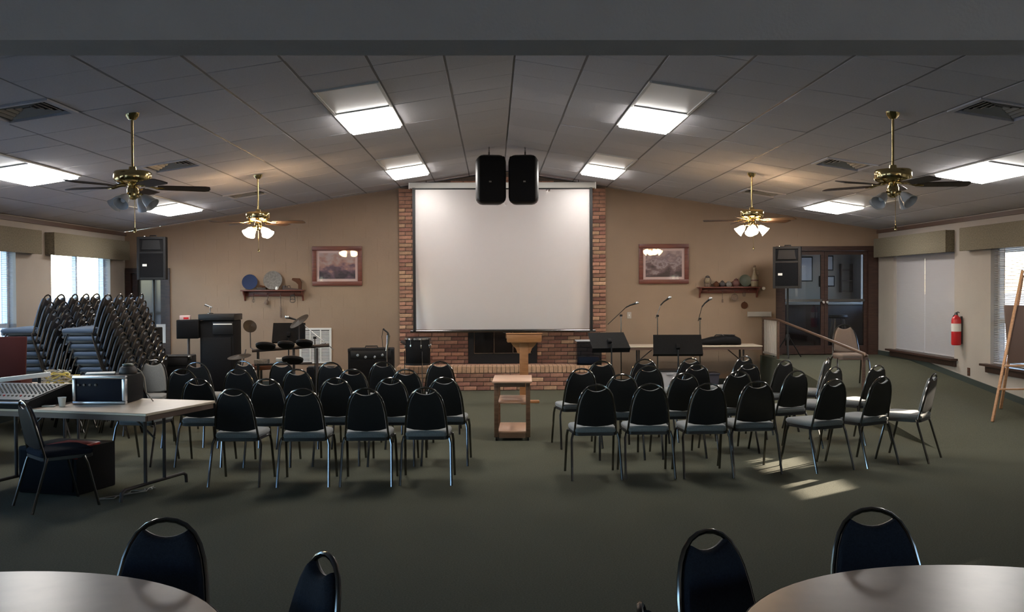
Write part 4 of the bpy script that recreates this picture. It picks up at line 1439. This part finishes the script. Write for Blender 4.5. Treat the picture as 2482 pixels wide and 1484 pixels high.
lv.build('louvres', M_whitem, t, kind='stuff')

t = thing('door_notice', 'white notice with a dark shape on the side door', 'notice', (-5.815, YB + 0.024, 0.955))
MB().box((0, 0, 0), (0.165, 0.004, 0.33)).build('sheet', M_paper, t)
b = MB()
b.prism([(0.0, -0.10), (0.022, -0.085), (0.026, -0.05), (0.012, -0.01), (0.014, 0.03), (0.006, 0.09), (-0.008, 0.09), (-0.006, 0.03), (-0.018, 0.0), (-0.012, -0.04), (-0.022, -0.07)], 0.002, T(0, -0.0022, 0) @ RX(pi / 2))
b.build('dark_figure', M_iron, t)

# fire extinguisher and outlet on the window wall
t = thing('fire_extinguisher', 'red fire extinguisher hung between the two windows', 'extinguisher', (XR, 14.75, 0.87))
MB().lathe([(0.06, 0.0), (0.068, 0.015), (0.068, 0.36), (0.055, 0.40), (0.028, 0.425), (0.026, 0.44), (0, 0.44)], 20, T(-0.085, 0, 0)).build('cylinder', M_red, t)
b = MB()
b.lathe([(0.0692, 0.20), (0.0692, 0.315)], 20, T(-0.085, 0, 0), cap=False)
b.build('white_label', M_label, t)
MB().lathe([(0.022, 0.44), (0.022, 0.465), (0.012, 0.475), (0, 0.476)], 12, T(-0.085, 0, 0)).build('valve', M_steel, t)
MB().tube([(-0.085, 0, 0.47), (-0.085, -0.05, 0.485), (-0.085, -0.09, 0.475)], 0.008, 6).build('lever', M_black, t)
MB().tube([(-0.085, 0.02, 0.455), (-0.09, 0.085, 0.42), (-0.09, 0.088, 0.30), (-0.09, 0.08, 0.20)], [0.009, 0.009, 0.009, 0.013], 8).build('hose', M_black, t)
MB().box((-0.012, 0, 0.22), (0.02, 0.04, 0.40), 0.003).build('wall_bracket', M_iron, t)
t = thing('wall_outlet', 'brown outlet plate low on the wall below the extinguisher', 'outlet', (XR, 14.53, 0.50))
MB().box((-0.004, 0, 0), (0.008, 0.075, 0.115), 0.002).build('plate', M_brownc, t)
for s_ in (-1, 1):
    MB().box((-0.009, 0, s_ * 0.026), (0.004, 0.034, 0.030), 0.001).build('socket', M_iron, t)

# ------------------------------------------------------------------ handrail on the ramp
t = thing('handrail', 'brown wooden handrail sloping down along the carpeted ramp', 'handrail', (RX0 + 0.04, 0, 0))
MB().tube([(0, 17.97, 1.175), (0, 17.0, 1.175), (0, 16.6, 1.145), (0, 13.0, 0.865), (0, 12.97, 0.84)], 0.020, 10).build('rail', M_railwood, t)
for y in (17.94, 17.0, 13.05):
    zt = 1.15 if y > 16.9 else 0.845 + (y - 13.0) * 0.0778
    MB().box((0, y, (zramp(y) + zt) / 2), (0.04, 0.04, zt - zramp(y)), 0.005).build('post', M_railwood, t)
MB().box((0, 17.47, 0.58), (0.03, 0.86, 0.035)).build('lower_rail', M_cream, t)
for i in range(8):
    MB().box((0, 17.10 + i * 0.105, 0.87), (0.022, 0.028, 0.56)).build('baluster', M_cream, t)

# ------------------------------------------------------------------ lectern and cart
t = thing('lectern', 'honey oak pedestal lectern standing before the hearth', 'lectern', (0.46, 15.35, 0))
b = MB()
b.box((0, 0, 0.02), (0.46, 0.10, 0.04), 0.008)
b.box((0, 0, 0.022), (0.10, 0.42, 0.044), 0.008)
b.build('foot', M_oak, t)
MB().box((0, 0, 0.48), (0.13, 0.09, 0.88), 0.006).build('column', M_oak, t)
for s_ in (-1, 1):
    b = MB()
    b.prism([(s_ * 0.065, 0.74), (s_ * 0.10, 0.76), (s_ * 0.12, 0.82), (s_ * 0.17, 0.87), (s_ * 0.20, 0.92), (s_ * 0.065, 0.92)], 0.06, T(0, 0.03, 0) @ RX(pi / 2))
    b.build('bracket', M_oak, t)
MB().box((0, 0, 0.945), (0.50, 0.36, 0.05), 0.006).build('shelf_box', M_oak, t)
MB().box((0, -0.175, 0.985), (0.52, 0.02, 0.10), 0.004).build('front_panel', M_oak, t)
MB().box((0, 0.015, 1.012), (0.54, 0.42, 0.022), 0.004, M=RX(-0.20)).build('reading_top', M_oak, t)
for s_ in (-1, 1):
    b = MB()
    b.prism([(-0.17, 0.97), (0.17, 0.97), (0.17, 0.985), (-0.17, 1.046)], 0.02, Matrix(((0, 0, 1, s_ * 0.24 - 0.01), (1, 0, 0, 0), (0, 1, 0, 0), (0, 0, 0, 1))))
    b.build('side_wedge', M_oak, t)
MB().box((0, 0.205, 0.993), (0.50, 0.018, 0.03), 0.003).build('book_stop', M_oak, t)

t = thing('projector_cart', 'small three-shelf wooden cart in the aisle', 'cart', (0.225, 11.96, 0), RD(-2))
w_, l_ = 0.42, 0.80
MB().box((0, 0, 0.668), (w_ + 0.03, l_ + 0.03, 0.022), 0.004).build('top', M_cart, t)
for z_ in (0.43, 0.10):
    MB().box((0, 0.0, z_), (w_ - 0.10, l_ - 0.04, 0.02), 0.003).build('shelf', M_cart, t)
for sx in (-1, 1):
    for sy in (-1, 1):
        MB().box((sx * (w_ / 2 - 0.03), sy * (l_ / 2 - 0.03), 0.348), (0.05, 0.05, 0.615), 0.004).build('leg', M_cartleg, t)
        MB().lathe([(0.020, -0.011), (0.0235, -0.007), (0.0235, 0.007), (0.020, 0.011)], 14, T(sx * (w_ / 2 - 0.03), sy * (l_ / 2 - 0.03), 0.0235) @ RY(pi / 2)).build('caster', M_black, t)
for sx in (-1, 1):
    MB().box((sx * (w_ / 2 - 0.025), 0, 0.635), (0.02, l_ - 0.12, 0.045)).build('side_rail', M_cartleg, t)
    MB().box((sx * (w_ / 2 - 0.025), 0, 0.075), (0.02, l_ - 0.12, 0.045)).build('side_rail', M_cartleg, t)
for sy in (-1, 1):
    MB().box((0, sy * (l_ / 2 - 0.02), 0.635), (w_ - 0.12, 0.02, 0.045)).build('end_rail', M_cartleg, t)
    MB().box((0, sy * (l_ / 2 - 0.02), 0.060), (w_ - 0.12, 0.02, 0.055)).build('end_rail', M_cartleg, t)

# ------------------------------------------------------------------ microphones and music stands
def mic(b, p0, p1):
    pass
def mic_stand(name, label, x, y, zclamp, a, c, group, boom=True, z0=0.0):
    """pole at x, y; boom from a to c (offsets from the clamp); a microphone at c"""
    t = thing(name, label, 'microphone stand', (x, y, z0), 0, group)
    MB().lathe([(0.0, 0.0), (0.125, 0.0), (0.13, 0.008), (0.12, 0.018), (0.03, 0.03), (0.018, 0.06), (0.0, 0.06)], 24).build('base', M_black, t)
    MB().tube([(0, 0, 0.04), (0, 0, zclamp * 0.55)], 0.011, 8).build('lower_pole', M_steel, t)
    MB().tube([(0, 0, zclamp * 0.55), (0, 0, zclamp)], 0.008, 8).build('upper_pole', M_steel, t)
    MB().lathe([(0.014, -0.03), (0.017, -0.02), (0.017, 0.02), (0.014, 0.03)], 10, T(0, 0, zclamp * 0.55)).build('collar', M_black, t)
    MB().box((0, 0, zclamp), (0.045, 0.04, 0.035), 0.008).build('clamp', M_black, t)
    A = Vector((a[0], a[1], zclamp + a[2]))
    B = Vector((c[0], c[1], zclamp + c[2]))
    MB().tube([A, B], 0.006, 8).build('boom', M_steel, t)
    d = (B - A).normalized()
    d2 = Vector((d.x * 0.9 + 0.25 * (1 if d.x >= 0 else -1), d.y - 0.2, d.z * 0.45)).normalized()
    m_ = MB()
    m_.tube([B - d * 0.03, B + d2 * 0.05, B + d2 * 0.15], [0.010, 0.012, 0.017], 10)
    mo = m_.build('microphone', M_black, t)
    g_ = MB()
    q = B + d2 * 0.15
    rot = d2.to_track_quat('Z', 'Y').to_matrix().to_4x4()
    g_.lathe([(0.016, 0), (0.024, 0.010), (0.026, 0.024), (0.022, 0.042), (0.010, 0.052), (0.0, 0.054)], 14, T(*q) @ rot)
    g_.build('grille', M_alu, mo)
G3 = 'microphone stands before the long table'
mic_stand('microphone_stand', 'boom microphone stand with a long slanting arm nearest the chimney', 2.10, 16.75, 1.27, (-0.22, 0, -0.15), (0.10, 0, 0.15), G3)
mic_stand('microphone_stand', 'middle one of three microphone stands, before the village picture', 2.70, 16.75, 1.26, (-0.03, 0, -0.04), (0.06, 0, 0.20), G3)
mic_stand('microphone_stand', 'microphone stand nearest the ramp, bent neck above the guitar case', 3.40, 16.75, 1.21, (-0.03, 0, -0.04), (0.04, 0, 0.22), G3)
mic_stand('microphone_stand', 'boom microphone stand leaning over the drum kit', -2.66, 15.3, 1.0, (0.28, 0, -0.18), (-0.24, 0, 0.26), None)

def music_stand(label, x, y, zb, w_, h, rz, tilt, group, skew=0.0):
    t = thing('music_stand', label, 'music stand', (x, y, 0), rz, group)
    for i in range(3):
        a = pi / 2 + i * 2 * pi / 3
        MB().tube([(0, 0, 0.16), (0.14 * cos(a), 0.14 * sin(a), 0.09), (0.25 * cos(a), 0.25 * sin(a), 0.012)], 0.009, 8).build('leg', M_black, t)
    MB().tube([(0, 0, 0.10), (0, 0, zb + 0.06)], 0.010, 8).build('pole', M_black, t)
    Mx = T(0, -0.0, zb) @ RX(-tilt)
    b = MB()
    b.M = Mx
    b.prism([(-w_ / 2, 0), (w_ / 2, 0), (w_ / 2 - 0.01, h), (-w_ / 2 + 0.01, h)], 0.006, T(0, 0.003, 0) @ RX(pi / 2))
    b.build('desk', M_blackm, t)
    b = MB()
    b.M = Mx
    b.box((0, 0.035, 0.004), (w_, 0.07, 0.006))
    b.build('lip', M_blackm, t)
    b = MB()
    b.M = Mx
    b.box((0, -0.02, h * 0.38), (0.05, 0.04, 0.07), 0.008)
    b.build('tilt_knob', M_blackm, t)
music_stand('black music stand tilted flat, nearer the fireplace', 1.56, 13.45, 0.93, 0.52, 0.34, RD(10), RD(55), 'music stands facing the seats')
music_stand('black music stand with an upright wide desk before the guitar case', 2.46, 13.55, 0.84, 0.66, 0.28, RD(-3), RD(25), 'music stands facing the seats')
music_stand('black music stand behind the electronic drum kit', -3.08, 15.45, 0.93, 0.50, 0.30, RD(2), RD(18), None)

# guitar case on the long table, bins under it
t = thing('guitar_case', 'black soft guitar case lying on the long table', 'guitar case', (3.68, 17.42, 0.7405), RD(3))
b = MB()
prof = [(-0.55, 0.05, 0.035), (-0.50, 0.075, 0.055), (-0.20, 0.085, 0.065), (-0.08, 0.10, 0.08), (0.05, 0.155, 0.105), (0.16, 0.16, 0.115), (0.26, 0.14, 0.125), (0.36, 0.18, 0.125), (0.46, 0.18, 0.115), (0.53, 0.13, 0.09), (0.555, 0.06, 0.05)]
rings = []
for u, hw, hh in prof:
    ring = []
    for k in range(14):
        a = 2 * pi * k / 14
        yy_ = hw * cos(a)
        zz_ = hh * 0.5 + hh * 0.5 * (abs(sin(a)) ** 0.6) * (1 if sin(a) >= 0 else -1)
        ring.append(b.bm.verts.new((u, yy_, max(0.0, zz_))))
    rings.append(ring)
for A, B in zip(rings, rings[1:]):
    for k in range(14):
        b.bm.faces.new((A[k], A[(k + 1) % 14], B[(k + 1) % 14], B[k]))
b.bm.faces.new(rings[0][::-1])
b.bm.faces.new(rings[-1])
bmesh.ops.scale(b.bm, vec=(1, 1, 1.3), verts=b.bm.verts[:])
b.build('bag', M_blackm, t, angle=70)
MB().tube([(0.08, -0.05, 0.135), (0.12, -0.05, 0.17), (0.22, -0.05, 0.172), (0.26, -0.05, 0.15)], 0.010, 8).build('carry_handle', M_black, t)
MB().box((0.36, 0, 0.165), (0.16, 0.20, 0.018), 0.006).build('front_pocket', M_black, t)
def bin_(x, y, d, m, label, lidm):
    t = thing('storage_bin', label, 'bin', (x, y, 0), 0, 'bins under the long table')
    w_, l_, h = d
    b = MB()
    b.prism([(-w_ / 2 + 0.02, 0), (w_ / 2 - 0.02, 0), (w_ / 2, h), (-w_ / 2, h)], l_, T(0, l_ / 2, 0) @ RX(pi / 2))
    b.build('tub', m, t)
    MB().box((0, 0, h + 0.012), (w_ + 0.03, l_ + 0.03, 0.024), 0.006).build('lid', lidm, t)
    MB().box((0, -l_ / 2 - 0.01, h - 0.04), (0.12, 0.02, 0.025), 0.004).build('handle', m, t)
bin_(2.98, 17.4, (0.34, 0.4, 0.30), M_bin, 'pale grey storage bin under the long table', M_black)
bin_(3.55, 17.45, (0.56, 0.4, 0.24), M_dbin, 'dark storage bin under the long table', M_dbin)

t = thing('clear_bin', 'clear plastic bin standing on the hearth', 'bin', (1.63, 17.45, 0.412))
b = MB()
for (c, d) in (((0, 0, 0.005), (0.40, 0.28, 0.01)), ((0, -0.14, 0.20), (0.42, 0.006, 0.40)), ((0, 0.14, 0.20), (0.42, 0.006, 0.40)), ((-0.207, 0, 0.20), (0.006, 0.274, 0.40)), ((0.207, 0, 0.20), (0.006, 0.274, 0.40))):
    b.box(c, d)
b.build('tub', M_acryl, t)
MB().box((0, 0, 0.412), (0.45, 0.31, 0.022), 0.006).build('lid', M_bin, t)
MB().box((0, 0, 0.07), (0.36, 0.24, 0.11), 0.02).build('contents', M_dbin, t)

# ------------------------------------------------------------------ band corner
t = thing('equipment_rack', 'tall black equipment cabinet beside the drum kit', 'cabinet', (-4.45, 16.8, 0))
MB().box((0, 0, 0.62), (0.54, 0.50, 1.20), 0.012).build('body', M_blackm, t)
MB().box((0, -0.01, 1.275), (0.58, 0.54, 0.10), 0.010).build('top_box', M_black, t)
MB().box((0.10, -0.258, 1.10), (0.32, 0.016, 0.20), 0.003).build('front_unit', M_black, t)
MB().box((0.10, -0.27, 1.165), (0.30, 0.012, 0.02), 0.002).build('silver_strip', M_whitem, t)
MB().box((0.0, -0.256, 0.52), (0.46, 0.012, 0.86), 0.003).build('front_panel', M_blackm, t)
MB().box((0, 0, 0.01), (0.50, 0.46, 0.02)).build('plinth', M_black, t)
t = thing('desk_microphone', 'small silver gooseneck microphone on top of the equipment cabinet', 'microphone', (-4.62, 16.8, 1.327))
MB().lathe([(0.05, 0), (0.05, 0.012), (0.015, 0.02), (0.0, 0.02)], 16).build('base', M_steel, t)
MB().tube([(0, 0, 0.02), (0.0, 0, 0.09), (-0.02, 0, 0.12)], 0.008, 8).build('neck', M_steel, t)
MB().tube([(0.03, 0, 0.105), (-0.06, 0, 0.14), (-0.085, 0, 0.15)], [0.012, 0.016, 0.02], 10).build('head', M_alu, t)
t = thing('monitor_speaker', 'black speaker box on a post beside the equipment cabinet', 'speaker', (-4.90, 16.55, 0), RD(8))
MB().box((0, 0, 1.09), (0.34, 0.26, 0.30), 0.010).build('cabinet', M_blackm, t)
MB().box((0, -0.134, 1.09), (0.30, 0.01, 0.26), 0.003).build('grille', M_grille, t)
MB().tube([(0, 0, 0.03), (0, 0, 0.94)], 0.02, 10).build('post', M_iron, t)
MB().lathe([(0.17, 0), (0.17, 0.02), (0.03, 0.035), (0, 0.035)], 20).build('base', M_iron, t)
t = thing('small_carton', 'pale red-marked carton on top of the black speaker box', 'carton', (-4.95, 16.55, 1.2405), RD(8))
MB().box((0, 0, 0.035), (0.16, 0.12, 0.07), 0.003).build('box', M_mat, t)
MB().box((0.02, -0.061, 0.025), (0.08, 0.003, 0.03)).build('red_label', M_red, t)
t = thing('column_speaker', 'slim black upright speaker beside the side door', 'speaker', (-4.88, 14.75, 0))
MB().box((0, 0, 0.60), (0.22, 0.22, 1.18), 0.012).build('cabinet', M_blackm, t)
MB().box((0, -0.114, 0.72), (0.18, 0.01, 0.85), 0.003).build('grille', M_grille, t)
MB().box((0, 0, 0.012), (0.30, 0.30, 0.024), 0.006).build('base', M_black, t)
t = thing('bass_amplifier', 'low black amplifier box with metal corners near the side door', 'amplifier', (-4.46, 14.25, 0), RD(5))
MB().box((0, 0, 0.42), (0.60, 0.38, 0.80), 0.015).build('cabinet', M_blackm, t)
MB().box((0, -0.194, 0.34), (0.52, 0.012, 0.56), 0.003).build('grille', M_grille, t)
MB().box((0, -0.194, 0.74), (0.52, 0.012, 0.10), 0.003).build('control_panel', M_black, t)
for sx in (-1, 1):
    for z_ in (0.05, 0.79):
        MB().box((sx * 0.275, -0.175, z_), (0.06, 0.045, 0.06), 0.012).build('metal_corner', M_steel, t)

t = thing('guitar_amplifier', 'wide black amplifier cabinet with round knobs by the hearth', 'amplifier', (-1.90, 16.0, 0), RD(3))
MB().box((0, 0, 0.43), (0.70, 0.36, 0.74), 0.014).build('cabinet', M_blackm, t)
MB().box((0, -0.185, 0.36), (0.62, 0.012, 0.50), 0.003).build('grille', M_grille, t)
MB().box((0, -0.185, 0.71), (0.62, 0.012, 0.12), 0.003).build('control_panel', M_black, t)
for x in (-0.20, -0.08, 0.06, 0.18):
    MB().lathe([(0.022, 0), (0.020, 0.014), (0.016, 0.018), (0, 0.019)], 14, T(x, -0.191, 0.70 - 0.03 * (abs(x) < 0.1)) @ RX(pi / 2)).build('knob', M_alu, t)
for sx in (-1, 1):
    MB().box((sx * 0.325, -0.16, 0.775), (0.06, 0.05, 0.06), 0.012).build('corner_guard', M_black, t)
    for sy in (-1, 1):
        MB().lathe([(0.03, -0.012), (0.03, 0.012)], 12, T(sx * 0.28, sy * 0.13, 0.03) @ RY(pi / 2)).build('caster', M_black, t)
MB().tube([(-0.10, 0, 0.80), (-0.09, 0, 0.83), (0.09, 0, 0.83), (0.10, 0, 0.80)], 0.010, 8).build('carry_handle', M_black, t)

# chrome cymbal stand
t = thing('cymbal_stand', 'chrome stand with a bright upright cone beside the amplifier', 'stand', (-1.62, 15.55, 0))
for i in range(3):
    a = 0.5 + i * 2 * pi / 3
    MB().tube([(0, 0, 0.32), (0.22 * cos(a), 0.22 * sin(a), 0.012)], 0.008, 8).build('leg', M_chrome, t)
MB().tube([(0, 0, 0.10), (0, 0, 0.78)], 0.013, 8).build('pole', M_chrome, t)
MB().tube([(0, 0, 0.78), (0.02, 0, 0.90), (0.03, 0, 1.02)], [0.014, 0.020, 0.028], 12).build('cone', M_chrome, t)
MB().tube([(0.03, 0, 1.02), (0.02, 0, 1.06), (-0.03, 0, 1.10), (-0.05, 0, 1.12)], [0.02, 0.012, 0.012, 0.014], 8).build('clip', M_black, t)
MB().tube([(-0.05, 0, 1.11), (-0.07, 0.01, 1.0), (-0.06, 0.01, 0.86), (-0.02, 0, 0.76)], 0.004, 6).build('wire', M_black, t)

# floor tom
t = thing('floor_tom', 'black floor tom drum with chrome hardware at the hearth corner', 'drum', (-1.24, 16.85, 0))
MB().lathe([(0.0, 0.47), (0.20, 0.47), (0.205, 0.48), (0.205, 0.90), (0.20, 0.91), (0, 0.91)], 32).build('shell', M_blackm, t)
for z_ in (0.485, 0.90):
    MB().lathe([(0.207, -0.014), (0.214, -0.012), (0.214, 0.014), (0.207, 0.016)], 32, T(0, 0, z_), cap=False).build('hoop', M_chrome if z_ > 0.6 else M_black, t)
MB().lathe([(0.0, 0.912), (0.198, 0.912), (0.198, 0.916), (0, 0.916)], 32).build('drumhead', M_blackm, t)
for i in range(8):
    a = i * pi / 4 + 0.3
    q = MB()
    q.box((0.214 * cos(a), 0.214 * sin(a), 0.78), (0.022, 0.022, 0.06), 0.005, rz=a)
    q.tube([(0.222 * cos(a), 0.222 * sin(a), 0.80), (0.222 * cos(a), 0.222 * sin(a), 0.915)], 0.004, 6)
    q.build('lug', M_chrome, t)
for i in range(3):
    a = i * 2 * pi / 3 + 0.9
    MB().tube([(0.225 * cos(a), 0.225 * sin(a), 0.70), (0.225 * cos(a), 0.225 * sin(a), 0.35), (0.25 * cos(a), 0.25 * sin(a), 0.012)], 0.008, 8).build('leg', M_chrome, t)
MB().box((-0.23, -0.05, 0.84), (0.10, 0.06, 0.05), 0.01, M=RY(0.4)).build('side_clamp', M_iron, t)

# electronic drum kit
t = thing('drum_kit', 'electronic drum kit on a dark tubular rack', 'drum kit', (-3.0, 15.0, 0))
MB().tube([(-0.52, 0, 0.83), (0.60, 0.0, 0.905)], 0.026, 10).build('cross_bar', M_iron, t)
MB().tube([(-0.50, 0.05, 0.62), (0.34, 0.05, 0.64)], 0.018, 10).build('cross_bar', M_iron, t)
for x in (-0.44, 0.08, 0.42):
    MB().tube([(x, 0.02, 0.015), (x, 0.02, 0.86)], 0.02, 10).build('upright', M_steel if x < 0 else M_iron, t)
    MB().tube([(x, -0.22, 0.012), (x, 0.24, 0.012)], 0.013, 8).build('foot', M_iron, t)
def pad(x, y, z, r, tl, nm, m):
    b = MB()
    b.lathe([(0, 0), (r * 0.9, 0.0), (r, 0.012), (r, 0.03), (r * 0.95, 0.036), (0, 0.036)], 22, T(x, y, z) @ RX(tl))
    o = b.build(nm, m, t)
    q = MB()
    q.lathe([(r * 0.98, 0.034), (r * 1.03, 0.036), (r * 1.03, 0.044), (r * 0.96, 0.044), (r * 0.96, 0.036)], 22, T(x, y, z) @ RX(tl), cap=False)
    q.build('rim', M_iron, o)
for x, y, z, r in ((-0.30, -0.12, 0.88, 0.14), (0.0, -0.14, 0.90, 0.12), (0.26, -0.12, 0.92, 0.12), (0.10, -0.18, 0.68, 0.15)):
    pad(x, y, z, r, RD(-22), 'drum_pad', M_blackm)
def cymbal(x, y, z, r, tl, roll):
    MB().lathe([(0, 0.014), (r * 0.2, 0.012), (r * 0.3, 0.0), (r, -0.012), (r, -0.008), (r * 0.3, 0.006), (0.0, 0.018)], 26, T(x, y, z) @ RX(tl) @ RY(roll)).build('cymbal', M_cym, t)
    MB().tube([(x, y, z), (x, y + 0.02, z - 0.32), (x * 0.9, 0.0, 0.85)], 0.008, 8).build('cymbal_arm', M_iron, t)
cymbal(-0.56, 0.05, 1.19, 0.10, RD(60), RD(25))
cymbal(0.14, 0.12, 1.26, 0.16, RD(25), RD(-30))
cymbal(-0.68, -0.12, 0.76, 0.17, RD(10), RD(-6))
b = MB()
b.lathe([(0, -0.10), (0.15, -0.10), (0.16, -0.09), (0.16, 0.10), (0, 0.10)], 22, T(0.12, -0.05, 0.20) @ RX(pi / 2))
b.build('kick_drum', M_black, t)
MB().box((-0.36, -0.10, 0.68), (0.20, 0.14, 0.06), 0.008).build('sound_module', M_greypl, t)
MB().box((-0.06, -0.16, 0.70), (0.16, 0.03, 0.08), 0.01, M=RX(0.5)).build('cloth', M_paper, t)
t = thing('drum_stool', 'round padded drum stool behind the drum kit', 'stool', (-3.55, 15.7, 0))
MB().lathe([(0, 0.50), (0.16, 0.50), (0.17, 0.52), (0.17, 0.56), (0.15, 0.58), (0, 0.585)], 24).build('seat', M_brownc, t)
MB().tube([(0, 0, 0.18), (0, 0, 0.50)], 0.018, 10).build('post', M_steel, t)
for i in range(3):
    a = i * 2 * pi / 3
    MB().tube([(0, 0, 0.30), (0.22 * cos(a), 0.22 * sin(a), 0.012)], 0.010, 8).build('leg', M_steel, t)
t = thing('small_speaker', 'small black speaker box on the floor beside the return grille', 'speaker', (-2.72, 16.3, 0))
MB().box((0, 0, 0.25), (0.44, 0.34, 0.48), 0.012).build('cabinet', M_blackm, t)
MB().box((0, -0.174, 0.25), (0.38, 0.01, 0.42), 0.003).build('grille', M_grille, t)
MB().box((0, 0, 0.497), (0.44, 0.05, 0.012), 0.003).build('handle', M_greypl, t)

# ------------------------------------------------------------------ easel on the ramp
t = thing('easel', 'tall wooden easel with a brown board on the ramp', 'easel', (6.30, 12.15, 0), RD(0))
zb = zramp(12.0)
def stick(a, c, w_=0.035, nm='leg'):
    a, c = Vector(a), Vector(c)
    d = c - a
    b = MB()
    b.M = T(*((a + c) / 2)) @ d.to_track_quat('Z', 'Y').to_matrix().to_4x4()
    b.box((0, 0, 0), (w_, 0.022, d.length), 0.003, seg=1)
    return b.build(nm, M_easel, t)
stick((-0.36, -0.10, zramp(12.02) + 0.006), (0.12, 0.14, 1.92))
stick((0.40, -0.10, zramp(12.02) + 0.006), (0.16, 0.14, 1.92))
stick((0.10, 0.62, zramp(12.78) + 0.006), (0.14, 0.18, 1.86))
stick((-0.265, -0.075, 0.50), (0.36, -0.075, 0.50), 0.03, 'cross_bar')
stick((-0.22, -0.09, 0.78), (0.34, -0.09, 0.78), 0.05, 'ledge')
b = MB()
b.box((0.16, 0.055, 1.15), (0.56, 0.018, 0.70), 0.003, M=RX(-0.16))
b.build('board', M_edge, t)

# ------------------------------------------------------------------ beyond the glass doors
def vframe(x0, x1, z0, z1, label):
    t = thing('hall_print', label, 'picture', ((x0 + x1) / 2, vy1 - 0.002, (z0 + z1) / 2), 0, 'framed prints beyond the glass doors')
    w_, h = x1 - x0, z1 - z0
    MB().box((0, -0.012, 0), (w_, 0.024, h), 0.004).build('frame', M_black, t)
    MB().box((0, -0.026, 0), (w_ - 0.05, 0.004, h - 0.05)).build('print', M_art, t)
k_ = vy1 / YB
vframe(6.48, 6.78, 1.83, 2.36, 'tall pale print on the wall beyond the glass doors')
vframe(7.06, 7.22, 2.06, 2.38, 'small upper print beyond the glass doors')
vframe(6.92, 7.04, 1.72, 1.95, 'narrow lower print beyond the glass doors')
vframe(7.07, 7.25, 1.72, 1.95, 'square lower print beyond the glass doors')
t = thing('wall_rack', 'dark shelf rack with items beyond the glass doors', 'rack', (7.47, vy1 - 0.01, 1.62))
for s_ in (-1, 1):
    MB().box((s_ * 0.11, -0.07, 0.28), (0.02, 0.14, 0.60)).build('side_panel', M_darkwood, t)
for z_ in (0.0, 0.22, 0.45):
    MB().box((0, -0.07, z_), (0.20, 0.14, 0.02)).build('shelf', M_darkwood, t)
t = thing('service_counter', 'dark counter standing beyond the glass doors', 'counter', (6.5, YB + 2.6, 0.52))
MB().box((0, 0, 0.42), (1.8, 0.5, 0.84), 0.01).build('cabinet', M_darkwood, t)
MB().box((0, 0, 0.86), (1.9, 0.58, 0.04), 0.006).build('worktop', M_vest, t)
t = thing('chrome_stool', 'chrome-legged stool beyond the glass doors', 'stool', (6.62, YB + 1.5, 0.52))
MB().lathe([(0, 0.60), (0.17, 0.60), (0.18, 0.62), (0.17, 0.66), (0, 0.67)], 20).build('seat', M_black, t)
for i in range(4):
    a = i * pi / 2 + pi / 4
    MB().tube([(0.12 * cos(a), 0.12 * sin(a), 0.60), (0.20 * cos(a), 0.20 * sin(a), 0.012)], 0.014, 8).build('leg', M_chrome, t)
